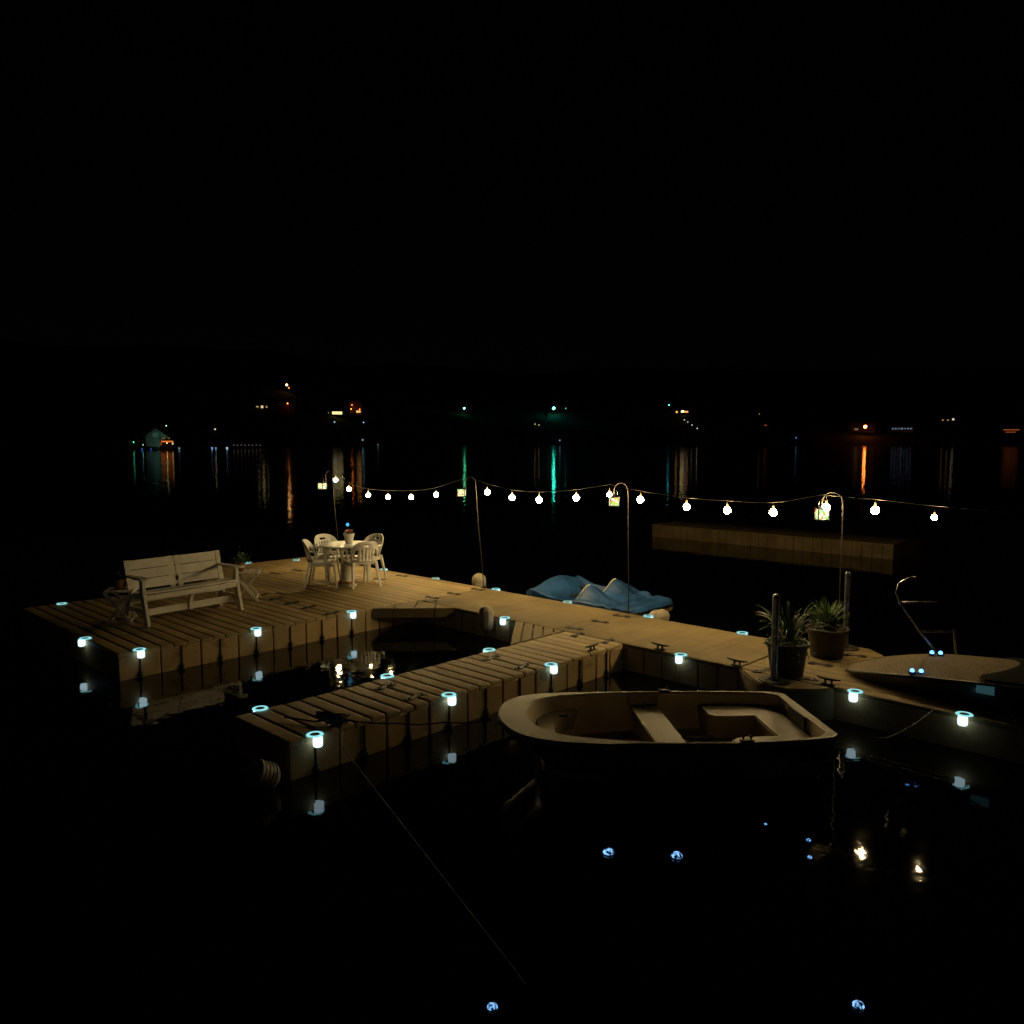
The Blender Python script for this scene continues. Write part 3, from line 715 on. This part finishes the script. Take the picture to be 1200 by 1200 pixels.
m = MB(); m.lathe([(.168,.045),(.170,.05),(.135,.092),(.13,.085)], (0,0,0), 24); obj('band', m, 'terra', t)
m = MB(); m.tube([(0,0,.36),(0,0,.66)], .022, 10); obj('tube', m, 'white', t)
t = potted((TX+.03, TY+.02, ZD+.717), 'white flower pot of orange and violet flowers on the round table', .095, .18, 'white', 9, None, (120,.085,.05,.014),
       [(9,.065,.20,.25,'orange'), (5,.07,.19,.25,'violet'), (5,.06,.2,.25,'red'), (2,.05,.2,.25,'petal')], cr=.62)
t = thing('solar_stake_light', 'small glowing blue orb on a thin stake above the flower pot', 'solar light', (TX+.015, TY+.0, ZD+.717), 0)
m = MB(); m.ball((0,0,.335), .029, 3); obj('orb', m, 'e_orb', t)
m = MB(); m.tube([(0,0,.10),(0,0,.30)], .004, 6); obj('stake', m, 'iron', t)

def chair():
    t = thing('plastic_chair', '', 'chair', (0,0,0), 0, 'white plastic chairs round the table')
    # x forward, y across
    rows = []
    for i in range(9):
        u = i/8; x = -.20+.42*u; w = .20+.035*u
        rows.append([Vector((x, w*(j/4-1), .415-.012*math.cos((j/4-1)*1.57)+(.02*u*u if u > .8 else 0)+.01*u)) for j in range(9)])
    m = MB(); m.grid(rows); obj('seat', m, 'white', t, thick=.014)
    # backrest: curved shell with slots
    def bp_(u, v):   # u -1..1 across, v 0..1 up
        th = u*1.12; top = .80-.15*abs(u)**3.0; z = .44+(top-.44)*v
        rr = .245+.02*v; return Vector((-.02-rr*math.cos(th)*.95-.06*v, rr*math.sin(th)*1.05, z))
    m = MB(); nu, nv = 30, 12
    V = [[m.bm.verts.new(bp_(-1+2*i/nu, j/nv)) for i in range(nu+1)] for j in range(nv+1)]
    for j in range(nv):
        for i in range(nu):
            u = abs(-1+2*(i+.5)/nu); hole = False
            if 1 <= j <= 7 and u < .42 and (i % 3 == 1): hole = True
            if 2 <= j <= 7 and .50 < u < .85 and (2 <= j <= 7-int((u-.5)*6)): hole = True
            if j == 9 and u < .2: hole = True
            if not hole: m.bm.faces.new((V[j][i], V[j][i+1], V[j+1][i+1], V[j+1][i]))
    bmesh.ops.delete(m.bm, geom=[v for v in m.bm.verts if not v.link_faces], context='VERTS')
    obj('backrest', m, 'white', t, thick=.012, recalc=False)
    m = MB(); m.tube([bp_(-1+2*i/20, 1) for i in range(21)], .0105, 6); obj('back_rim', m, 'white', t); m = MB(); m.tube([bp_(-1+2*i/20, 0) for i in range(21)], .009, 6); obj('lower_rim', m, 'white', t)
    for s_ in (-1, 1):
        P = [bp_(s_, .95), bp_(s_, .95)+Vector((.10,s_*.02,-.02)), Vector((.12,s_*.275,.635)), Vector((.20,s_*.275,.61)), Vector((.225,s_*.268,.54)), Vector((.22,s_*.25,.44))]
        m = MB()
        for p0, p1 in zip(P, P[1:]): m.beam(p0, p1, .042, .018, up=(0,0,1) if abs((p1-p0).z) < abs((p1-p0).x) else (1,0,0))
        obj('armrest', m, 'white', t)
        m = MB(); m.beam((.215,s_*.245,.46), (.27,s_*.27,0), .05, .035, up=(1,0,0), w2=.032, h2=.022); obj('leg', m, 'white', t)
        m = MB(); m.beam((-.19,s_*.20,.44), (-.28,s_*.25,0), .05, .035, up=(1,0,0), w2=.032, h2=.022); obj('leg', m, 'white', t)
        m = MB(); m.beam((.21,s_*.225,.39), (-.19,s_*.195,.39), .018, .05); obj('apron', m, 'white', t)
    return t
ch = chair()
spots = [(-3.28, 14.0, 5, 'white plastic chair in side view left of the round table'), (-3.24, 14.62, -42, 'white plastic chair behind the table at left, facing the camera'),
         (-2.66, 14.66, -128, 'white plastic chair behind the table at right, half hidden'), (-2.62, 14.0, 122, 'white plastic chair with its slatted back to the camera')]
for i, (x, y, rz, l) in enumerate(spots):
    if i == 0: ch.location = (x, y, ZD); ch.rotation_euler = (0,0,R(rz)); ch['label'] = l
    else: dup(ch, (x, y, ZD), rz, l)

# ------------------------------------------------------------------ dinghy
def dinghy():
    t = thing('rowing_dinghy', 'cream open dinghy with dark hull moored beside the finger dock', 'dinghy', (-.12, 6.80, 0), 4.6)
    L_ = 2.80; t.scale = (.98,1,1)
    def wo(s_):
        P = [(0,0),(.02,.17),(.06,.31),(.13,.44),(.25,.545),(.45,.62),(.8,.67),(1.3,.69),(1.9,.685),(2.4,.655),(2.80,.60)]
        for (x0,y0),(x1,y1) in zip(P, P[1:]):
            if s_ <= x1: return y0+(y1-y0)*(s_-x0)/(x1-x0)
        return .60
    SS = [0,.004,.02,.04,.07,.11,.16,.23,.32,.45,.62,.82,1.05,1.3,1.6,1.9,2.2,2.5,2.68,2.75,2.785,2.80]
    def zg(s_): return .445+.055*(1-s_/L_)**2.2
    def wos(s_):
        if s_ > 2.68: return wo(2.68)-.08*((s_-2.68)/.12)**2.4
        return wo(s_)
    def loop(fx, fw, fz, nt=9):
        P = [(fx(s_), fw(s_), fz(s_)) for s_ in SS[::-1]]
        Q = [(x, -y, z) for x, y, z in P[::-1]][1:]
        return P+Q
    N_ = len(SS)*2-1
    def rings(fs, fwid, fzz, steps, m):
        rows = []
        for st_ in steps:
            r_ = loop(lambda s_: fs(s_, st_), lambda s_: fwid(s_, st_), lambda s_: fzz(s_, st_)); rows.append([Vector(p) for p in r_])
        V = m.grid(rows, close=True)
        last = V[-1]; n = len(last)
        for i in range((n-1)//2):
            a, b, c, d = last[i], last[i+1], last[n-2-i], last[n-1-i]
            q = []
            for v in (a, b, c, d):
                if v not in q: q.append(v)
            if len(q) > 2:
                try: m.bm.faces.new(q)
                except ValueError: pass
        return V
    # outer hull
    def kz(s_): return -.10+.42*max(0, 1-s_/.75)**2.0
    m = MB()
    def ow(s_, u): return wos(s_)*(1-.035*(u > 0))*(1-u**2.6*(.62 if s_ < 1.6 else .62-.25*(s_-1.6)/1.2))*(1-.10*u)
    def ox(s_, u): return s_+(.30*u*max(0, 1-s_/.9)) - (.10*u if s_ > 2.6 else 0)*1.0
    def oz(s_, u): return (zg(s_)-.045)*(1-u)+kz(s_)*u
    rings(ox, ow, oz, (0,.12,.3,.5,.7,.85,.95,1.0), m)
    obj('hull', m, 'hull', t)
    # gunwale + inner shell
    def il(s_): return .24+(s_/L_)*(L_-.24-.075)
    def iw(s_):
        x = il(s_); f = .055+.10*max(0, 1-(x-.24)/.9)
        return max(0, wos(s_)-f*(1 if s_ > .05 else 1)) if s_ > 0 else 0
    def iws(s_):
        if s_ > .7: return wos(s_)-.030-.04*max(0, 1-(s_-.7)/.5)-(.0 if s_ < 2.7 else .03)
        P = [(0,0),(.004,.06),(.02,.15),(.04,.215),(.07,.28),(.11,.34),(.16,.395),(.23,.45),(.32,.495),(.45,.54),(.62,.575),(.82,.60),(1.05,.62),(1.3,.635),(1.6,.64),(1.9,.63),(2.2,.613),(2.5,.59),(2.68,.568),(2.75,.545),(2.785,.50),(2.80,.45)]
        return dict(P)[s_]
    m = MB()
    outl = loop(lambda s_: s_, lambda s_: wos(s_), lambda s_: zg(s_)-.05); o2 = loop(lambda s_: s_, lambda s_: wos(s_)+.006, lambda s_: zg(s_)-.012)
    o3 = loop(lambda s_: s_+.006, lambda s_: max(0, wos(s_)-.006), zg); i1 = loop(il, iws, lambda s_: zg(s_)+.002); i2 = loop(lambda s_: il(s_)+.01, lambda s_: max(0, iws(s_)-.010), lambda s_: zg(s_)-.012)
    m.grid([[Vector(p) for p in q] for q in (outl, o2, o3, i1, i2)], close=True)
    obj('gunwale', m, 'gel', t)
    m = MB()
    FZ = .12
    def fx(s_, u): return il(s_)+.01+(.16*u*max(0, 1-s_/.7))-(.03*u if s_ > 2.7 else 0)
    def fw(s_, u): return max(0, iws(s_)-.010)*(1-.22*u**2.2)
    def fz(s_, u): return (zg(s_)-.012)*(1-u)+FZ*u
    rings(fx, fw, fz, (0,.15,.35,.55,.75,.9,1.0), m)
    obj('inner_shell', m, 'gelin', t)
    def ww(x, z):   # inner half width at station x, height z
        s_ = (x-.24)/(L_-.24-.075)*L_; lo = max([q for q in SS if q <= max(s_, 0)] or [0]); hi = min([q for q in SS if q >= s_] or [2.80]); f = 0 if hi == lo else (s_-lo)/(hi-lo)
        w = iws(lo)*(1-f)+iws(hi)*f; u = (zg(s_)-z)/(zg(s_)-FZ); return w*(1-.22*u**2.2)
    # floor boards / stained floor
    m = MB(); xs = [.55+.1*i for i in range(21)]
    m.prism([(x, ww(x,.14)-.01) for x in xs]+[(x, -ww(x,.14)+.01) for x in xs[::-1]], FZ+.002, FZ+.018)
    for y in (-.30,-.18,-.06,.06,.18,.30): m.box((1.45, y, FZ+.025), (1.5,.045,.014), bev=.003)
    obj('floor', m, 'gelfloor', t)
    # bow seat with a scooped aft edge
    m = MB(); zb = .355; xs = [.36+.05*i for i in range(10)]
    aft = [(.80-.30*math.cos(a)**.8, .47*math.sin(a)) for a in [R(q) for q in (80,70,60,50,40,30,20,10,0.1)]]
    aft = aft+[(x, -y) for x, y in aft[::-1]][1:]
    m.prism([(x, -ww(x,zb)+.004) for x in xs]+[(x, -y) for x, y in aft]+[(x, ww(x,zb)-.004) for x in xs[::-1]], FZ+.01, zb, bev=.012)
    obj('bow_seat', m, 'gel', t)
    # thwart
    m = MB(); w0 = ww(1.43,.33)-.003; m.box((1.44,0,.332), (.27,2*w0,.03), bev=.010); m.box((1.335,0,.225), (.02,2*w0-.08,.18)); m.box((1.545,0,.225), (.02,2*w0-.08,.18)); obj('thwart', m, 'gel', t)
    for s_ in (-1, 1):
        for x in (1.30, 1.58): m = MB(); m.beam((x, s_*(ww(x,.34)-.01), .33), (x, s_*(ww(x,.43)-.008), .45), .028, .03, up=(0,s_,0)); obj('rib', m, 'gel', t)
        m = MB(); m.lathe([(0,0),(.018,0),(.018,.02),(.010,.03),(.010,.06),(0,.062)], (1.44, s_*(w0-.07), .347), 10); obj('drain_cap', m, 'gelfloor', t)
    # stern bench, a U
    zs = .34; m = MB(); xa = 1.98; xb = 2.40; xe = 2.69
    poly = [(xa, -ww(xa,zs)+.004), (2.3, -ww(2.3,zs)+.004), (2.6, -ww(2.6,zs)+.006), (xe, -ww(2.7,zs)+.05), (xe, ww(2.7,zs)-.05), (2.6, ww(2.6,zs)-.006), (2.3, ww(2.3,zs)-.004), (xa, ww(xa,zs)-.004),
            (xa, .32), (xa+.06, .27), (xa+.14, .25), (xb, .25), (xb, -.25), (xa+.14, -.25), (xa+.06, -.27), (xa, -.32)]
    m.prism(poly, FZ+.01, zs, bev=.012); obj('stern_bench', m, 'gel', t)
    # transom pad, oarlocks, bow ring
    m = MB(); m.box((2.705,.02,.385), (.022,.34,.14), bev=.004); obj('motor_pad', m, 'black', t)
    for s_, x in ((1, 1.66), (-1, 1.98)):
        m = MB(); y = s_*(wos(1.6)-.028); m.box((x, y, zg(x)+.012), (.11,.055,.022), bev=.005)
        m.tube([(x-.03,y,.47+.0),(x-.035,y,.485),(x-.02,y,.50)], .008, 6); m.tube([(x+.03,y,.47),(x+.035,y,.485),(x+.02,y,.50)], .008, 6); obj('oarlock', m, 'black', t)
    m = MB(); m.tube([(.58,.30,.37),(.62,.28,.378),(.66,.27,.37)], .009, 6); obj('bow_handle', m, 'black', t)
    m = MB(); m.tube([(.0+.01,.0,.43),(-.03,0,.42),(-.02,0,.39)], .007, 6); obj('bow_ring', m, 'steel', t)
    return t
dinghy()

# ------------------------------------------------------------------ pedal boat
def pedal():
    c = W(-9.42, 9.72, 0)
    t = thing('pedal_boat', 'blue moulded pedal boat with two humped seats beyond the walkway', 'pedal boat', (c.x, c.y, 0), ANG+1)
    LX, LY = 2.40, 1.22
    def h(x, y):
        v = y/LY; u = x/LX
        z = .30+.02*math.sin(v*math.pi)
        z += .23*math.exp(-((x-.46)/.27)**2)*(.72+.28*math.cos((v-.62)*5.5))*min(1, 1.3*math.sin(math.pi*min(.97, .08+v*.85))**.4)
        for vy, hh, xc in ((.27,.23,1.42), (.80,.25,1.46)):
            fx = math.exp(-((x-xc)/.13)**2) if x < xc else math.exp(-((x-xc)/.27)**2)
            z += hh*fx*math.exp(-(abs(v-vy)/.17)**2.6)
        w = 1/(1+math.exp(-(x-.80)*40))*1/(1+math.exp((x-1.20)*34)); ins = 1/(1+math.exp(-(v-.12)*40))*1/(1+math.exp((v-.90)*40))
        z -= .24*w*ins
        z += .09*math.exp(-((v-.97)/.05)**2)*(1 if .5 < x < 2 else .6)
        z += .03*math.exp(-((v-.02)/.04)**2)
        z += .014*math.tanh(6*math.sin(x*24))*math.exp(-((x-1.98)/.25)**2)+.012*math.tanh(5*math.sin(v*25))*math.exp(-((x-1.75)/.3)**2)
        e = min(x/.35, 1)*min((LX-x)/.05, 1); z = .26+(z-.26)*max(0, min(1, e))**.7
        return z
    nx, ny = 110, 64
    def edge(x): return .5*LY-(.5*LY-.0)*(min(1, (x+.02)/.5))**.45 if x < .5 else 0
    rows = [[Vector((LX*i/nx, edge(LX*i/nx)+(LY-2*edge(LX*i/nx))*j/ny, h(LX*i/nx, LY*j/ny))) for j in range(ny+1)] for i in range(nx+1)]
    m = MB(); m.grid(rows); obj('deck_shell', m, 'blue', t)
    m = MB(); loopp = [r[0] for r in rows]+rows[-1][1:]+[r[-1] for r in rows[::-1]][1:]
    lo1 = [Vector((p.x, p.y, p.z-.002)) for p in loopp]; cc = Vector((LX/2, LY/2, 0))
    lo2 = [Vector((cc.x+(p.x-cc.x)*.95, cc.y+(p.y-cc.y)*.92, .12)) for p in loopp]; lo3 = [Vector((cc.x+(p.x-cc.x)*.86, cc.y+(p.y-cc.y)*.80, -.12)) for p in loopp]
    lo0 = [Vector((cc.x+(p.x-cc.x)*(.998 if p.x < LX-.05 else 1.0), cc.y+(p.y-cc.y)*1.004, p.z-(.15 if p.x < LX-.01 else .02))) for p in loopp]
    m.grid([lo1, lo0]); obj('side_skirt', m, 'blue', t); m = MB(); m.grid([lo0, lo2, lo3]); obj('hull', m, 'floatm', t)
    m = MB(); m.tube([Vector((p.x, p.y, p.z-.02)) for p in rows[-1]], .018, 6); obj('stern_bumper', m, 'black', t)
    for vy, xc in ((.27,1.42), (.80,1.46)):      # pale edges along the seat backs
        m = MB(); P = []
        for k in range(9):
            q = 1-k/8; x = xc-.27*q; y = max(.03, LY*vy-.20*q); P.append((x, y, h(x, y)+.010))
        m.tube(P, [.012+.006*(k/8) for k in range(9)], 6); obj('seat_edge', m, 'petal', t)
    m = MB(); m.tube([(1.05,.66,.20),(1.0,.66,.42)], .014, 8); m.ball((1.0,.66,.43), .035, 2); m.tube([(.95,.50,.30),(.95,.82,.30)], .012, 8)
    m.box((.95,.52,.30), (.10,.08,.03), bev=.005); m.box((.95,.80,.30), (.10,.08,.03), bev=.005); obj('steering_lever', m, 'black', t)
    m = MB(); m.tube([(LX+.0,.05,.27),(LX+.10,.25,.28),(LX+.13,LY/2,.28),(LX+.10,LY-.25,.28),(LX,LY-.05,.27)], .012, 6); obj('stern_rail', m, 'chrome', t)
pedal()

# ------------------------------------------------------------------ speedboat bow resting on the walkway
def speedboat():
    t = thing('speedboat', 'speckled beige boat bow with black trim resting over the walkway', 'speedboat', W(0,0,0), ANG)
    def sheer(a): return .375+.165*min(1, max(0, (a+3.42)/.80))**.8+.085*max(0, a+2.62)
    def halfw(a): 
        u = (a+3.42)
        return min(.56, .30+.36*min(1, u/.9)**.6) if u > 0 else .22
    cb = 8.93; A = [-3.42,-3.38,-3.30,-3.18,-3.05,-2.9,-2.7,-2.5,-2.25,-2.0,-1.7,-1.3,-.9,-.4,.2,.9,1.5]
    def hw(a):
        u = a+3.42
        return .56*min(1, (max(u, .0)/.75))**.28 if u > 0 else .10
    rows = []
    for a in A:
        w = hw(a); rows.append([Vector((a, cb+w*v, sheer(a)+.075*(1-v*v)*min(1, (a+3.42)/.7+.15))) for v in [-1+.125*i for i in range(17)]])
    m = MB(); m.grid(rows); obj('foredeck', m, 'nonskid', t)
    m = MB()
    loopp = [r[0] for r in rows[::-1]]+rows[0][1:-1]+[r[-1] for r in rows]
    l1 = [Vector((p.x, p.y, sheer(p.x)-.03)) for p in loopp]
    l2 = [Vector((p.x+.02, cb+(p.y-cb)*.97, .36+max(0, sheer(p.x)-.40)*.3)) for p in loopp]; l3 = [Vector((p.x+.05, cb+(p.y-cb)*.90, ZD+.008)) for p in loopp]
    m.grid([l1, l2, l3]); obj('hull', m, 'hullb', t)
    m = MB(); m.tube([Vector((p.x, p.y, sheer(p.x)-.012)) for p in loopp], .016, 8); obj('rub_rail', m, 'trim', t)
    m = MB()
    for (a, b) in ((-2.60, cb-.50), (-2.60, 9.02)):
        for d in (-.035, .035):
            m2 = MB(); z = sheer(a)+(.035 if b < 8.6 else .105); m2.ball((a+d, b+d*.6, z), .021, 2); lo = obj('deck_light', m2, 'e_blue', t)
            m3 = MB(); m3.box((a+d, b+d*.6, z-.02), (.055,.055,.02), bev=.004); obj('light_base', m3, 'trim', lo)
    m.bm.free()
    m = MB(); m.box((-1.98, cb-.563, .535), (.15,.006,.085), bev=.002); obj('hull_gleam', m, 'e_teal', t)  # dock light's gleam on the hull, put in as an emissive patch
    m = MB(); rr_ = []
    for a in (-2.05,-2.0,-1.85,-1.5,-1.0,-.4,.4,1.4):
        hgt = .015+.07*min(1, (a+2.05)/.5); w_ = hw(a)*.97; rr_.append([Vector((a, cb+w_*v, sheer(a)+.03+hgt*(1-abs(v)**3))) for v in [-1+.2*i for i in range(11)]])
    m.grid(rr_); obj('darkness_sheet', m, 'fadeout', t)  # matte black sheet standing for the darkness this end fades into
    # tower rail
    def ab(px, py, D):
        dx, dy = (px-600)/F, (600-py)/F
        w = Vector((dx, math.cos(PITCH)+dy*math.sin(PITCH), -math.sin(PITCH)+dy*math.cos(PITCH))); w = w*(D/w.y)
        A_ = R(46); return Vector((w.x*math.sin(A_)-w.y*math.cos(A_), w.x*math.cos(A_)+w.y*math.sin(A_), CZ+w.z))
    D = 8.45
    m = MB(); m.tube([ab(1100,768,D), ab(1077,738,D), ab(1056,708,D), ab(1051,694,D), ab(1054,684,D), ab(1065,678,D), ab(1073,677,D+.02)], .017, 10); obj('tower_rail', m, 'chrome', t)
    m = MB(); m.tube([ab(1053,706,D), ab(1098,705.5,D+.1)], .012, 8); obj('upper_rung', m, 'chrome', t)
    m = MB(); m.tube([ab(1078,740,D), ab(1118,740,D+.05)], .012, 8); m.tube([ab(1118,738,D+.05), ab(1121,770,D+.05)], .017, 8); obj('lower_rung', m, 'chrome', t)
speedboat()

# ------------------------------------------------------------------ fenders, buoys, ropes
def fender(loc, rot, label, r=.11, L_=.42, m_='fender', ribs=True):
    t = thing('boat_fender', label, 'fender', loc, 0, 'fenders and floats round the docks'); t.rotation_euler = rot
    n = 24; m = MB(); prof = [(0,0)]+[(r*math.sin(q*math.pi/12), r*(1-math.cos(q*math.pi/12))) for q in range(1,7)]+[(r*math.cos(q*math.pi/12), L_-r+r*math.sin(q*math.pi/12)) for q in range(6)]+[(.012,L_),(0,L_)]
    m.lathe(prof, (0,0,0), n)
    if ribs:
        for v in m.bm.verts:
            a = math.atan2(v.co.y, v.co.x); k = round(a/(2*math.pi)*n); q = 1 if k % 3 else .90
            if .05 < v.co.z < L_-.02: v.co.x *= q; v.co.y *= q
    obj('body', m, m_, t)
    m = MB(); m.tube([(-.02,0,.0),(-.015,0,-.03),(.015,0,-.03),(.02,0,.0)], .006, 6); obj('eyelet', m, 'ropeb', t)
    return t
f1 = W(-8.22, 7.98); fender((f1.x, f1.y, .12), (0,0,0), 'ribbed upright fender in the pond beside the walkway', .105, .38)
f2 = W(-10.27, 9.80); fender((f2.x, f2.y, .13), (0,0,0), 'round topped fender showing over the walkway far edge', .125, .39, ribs=False)
f3 = W(-6.50, 10.0); fender((f3.x, f3.y, .30), (R(90),0,R(-60)), 'beige fender lying at the stern of the pedal boat', .105, .33, ribs=False)
t = thing('mooring_buoy', 'ringed pale buoy floating at the near end of the finger dock', 'buoy', (-2.01, 6.40, .13), 0); t.scale = (1.12,)*3; t.rotation_euler = (R(15), R(-62), R(25))
m = MB(); prof = [(0,-.12),(.04,-.115),(.085,-.08)]
for i in range(5): z = -.055+.03*i; prof += [(.104,z),(.1055,z+.010),(.102,z+.014)]
prof += [(.075,.10),(.045,.115),(.025,.12),(.022,.15),(0,.153)]
m.lathe(prof, (0,0,0), 24); obj('body', m, 'fender', t)
m = MB(); m.tube([(0,-.02,.15),(0,-.02,.175),(0,.02,.175),(0,.02,.15)], .006, 6); obj('eyelet', m, 'ropeb', t)

def rope(pts, r, mt, label, sag=0):
    P = []
    for p, q in zip(pts, pts[1:]):
        p, q = Vector(p), Vector(q)
        for k in range(10): u = k/10; P.append(p.lerp(q, u)-Vector((0,0,sag*4*u*(1-u))))
    P.append(Vector(pts[-1])); m = MB(); m.tube(P, r, 6); return tag(obj('mooring_rope', m, mt), label, 'rope', 'mooring ropes')
c0 = W(-5.98, 3.98, ZD+.06)
rope([c0+Vector((.06,-.05,-.02)), (-1.42,6.6,.30), (-.03,4.2,.03), (.35,3.6,-.1)], .0048, 'rope', 'thin pale rope running from the finger dock down across the black water', 0)
rope([(-2.05,7.15,.36), (-1.75,7.05,.352), c0], .009, 'ropeb', 'black rope lying across the end of the finger dock to its cleat')
rope([c0, (-1.0,6.98,.36), (-.6,6.98,.37), (-.17,6.93,.41)], .007, 'ropeb', 'black rope from the finger dock cleat to the dinghy bow', .015)
rope([(2.72,6.75,.42), (3.3,7.0,.22), W(-2.35,8.13,.31)], .006, 'rope', 'rope from the dinghy stern corner to the walkway edge', .03)
m = MB()
for i in range(26):
    a = i*.62; rr = .05+.006*(i % 7); m.ball((c0.x-.02+rr*1.5*math.cos(a), c0.y+rr*math.sin(a), ZD+.02+.004*(i % 5)), .016, 1)
P = [Vector((c0.x-.02+(.06+.012*math.sin(i*1.7))*1.6*math.cos(i*.5), c0.y+(.06+.012*math.sin(i*1.7))*math.sin(i*.5), ZD+.02+.0022*i)) for i in range(34)]
m.bm.free(); m = MB(); m.tube(P, .009, 6); tag(obj('rope_coil', m, 'ropeb'), 'black tangled rope coil heaped on the finger dock cleat', 'rope')
P = [Vector((-1.62+.10*i/5-.28, 7.28-.035*i, ZD+.012)) for i in range(8)]
m = MB(); m.tube([W(-6.38+.0,4.02,ZD+.012), W(-6.25,4.09,ZD+.012), W(-6.12,4.06,ZD+.012), W(-6.0,3.98,ZD+.02)], [.012,.018,.018,.012], 8); tag(obj('rope_end', m, 'ropeb'), 'thick black rope end lying on the finger dock planks', 'rope')

# glints on the near water, built as added glowing domes
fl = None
for (x, y, s_, l) in ((.665,5.40,1.0,'round bluish glint dome below the middle of the dinghy'), (1.126,5.35,1.0,'wide bluish glint dome right of the one below the dinghy'),
                     (-.098,3.86,.7,'bluish glint dome at the bottom of the picture, left one'),
                     (1.74,3.87,.75,'whitish glint dome at the bottom of the picture, right one'), (2.11,5.58,.4,'tiny bluish glint dome, upper of the close pair by the stern'),
                     (2.03,5.34,.4,'tiny bluish glint dome, lower of the close pair by the stern'), (1.88,5.825,.28,'tiniest pinkish glint dome beneath the dinghy hull')):
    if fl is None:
        t = thing('glint_dome', l, 'float light', (x, y, 0), 0, 'added glint domes on the near water')
        m = MB(); m.lathe([(0,.032),(.022,.029),(.036,.018),(.040,.006)], (0,0,0), 18); o = obj('dome', m, mat('glint_dome_glow', (.1,.3,.5), .4, .3, 40, emit=(.18,.42,.85), estr=.9), t)
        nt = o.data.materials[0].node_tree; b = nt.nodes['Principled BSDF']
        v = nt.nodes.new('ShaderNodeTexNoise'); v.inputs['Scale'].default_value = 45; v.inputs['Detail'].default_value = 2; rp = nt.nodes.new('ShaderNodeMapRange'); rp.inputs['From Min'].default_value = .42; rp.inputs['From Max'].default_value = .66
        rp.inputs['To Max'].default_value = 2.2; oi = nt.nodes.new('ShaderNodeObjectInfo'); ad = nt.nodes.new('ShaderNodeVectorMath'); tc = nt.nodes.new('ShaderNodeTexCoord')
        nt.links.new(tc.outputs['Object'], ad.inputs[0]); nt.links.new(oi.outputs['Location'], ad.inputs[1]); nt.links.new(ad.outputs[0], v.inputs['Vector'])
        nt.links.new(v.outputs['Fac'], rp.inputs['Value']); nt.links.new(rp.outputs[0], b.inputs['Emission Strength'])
        m = MB(); m.lathe([(.030,.007),(.040,.006),(.042,-.006),(.03,-.012),(0,-.013)], (0,0,0), 18); obj('glint_rim', m, 'trim', t)
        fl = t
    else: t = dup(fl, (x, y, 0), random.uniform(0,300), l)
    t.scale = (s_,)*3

# ------------------------------------------------------------------ light, camera
w = bpy.data.worlds.new('World'); sc.world = w; w.use_nodes = True
nt = w.node_tree; bg = nt.nodes['Background']
sky = nt.nodes.new('ShaderNodeTexSky'); sky.sky_type = 'NISHITA'; sky.sun_disc = False; sky.sun_elevation = R(38); sky.sun_rotation = R(162)
nt.links.new(sky.outputs[0], bg.inputs['Color']); bg.inputs['Strength'].default_value = .00006
sun = bpy.data.lights.new('fill_sun', 'SUN'); sun.energy = .004; sun.angle = R(.5); sun.color = (1,.88,.72)  # faint warm fill added from behind the camera
so = bpy.data.objects.new('fill_sun', sun); col.objects.link(so); so.rotation_euler = (R(52), 0, R(-18))
cam = bpy.data.cameras.new('camera'); co = bpy.data.objects.new('camera', cam); col.objects.link(co)
co.location = (0,0,CZ); co.rotation_euler = (math.pi/2-PITCH, 0, 0); cam.sensor_width = 36; cam.lens = 36*F/1200; cam.clip_end = 6000; cam.clip_start = .05
sc.camera = co
sc.view_settings.view_transform = 'Standard'; sc.view_settings.look = 'None'; sc.view_settings.exposure = 0; sc.view_settings.gamma = 1
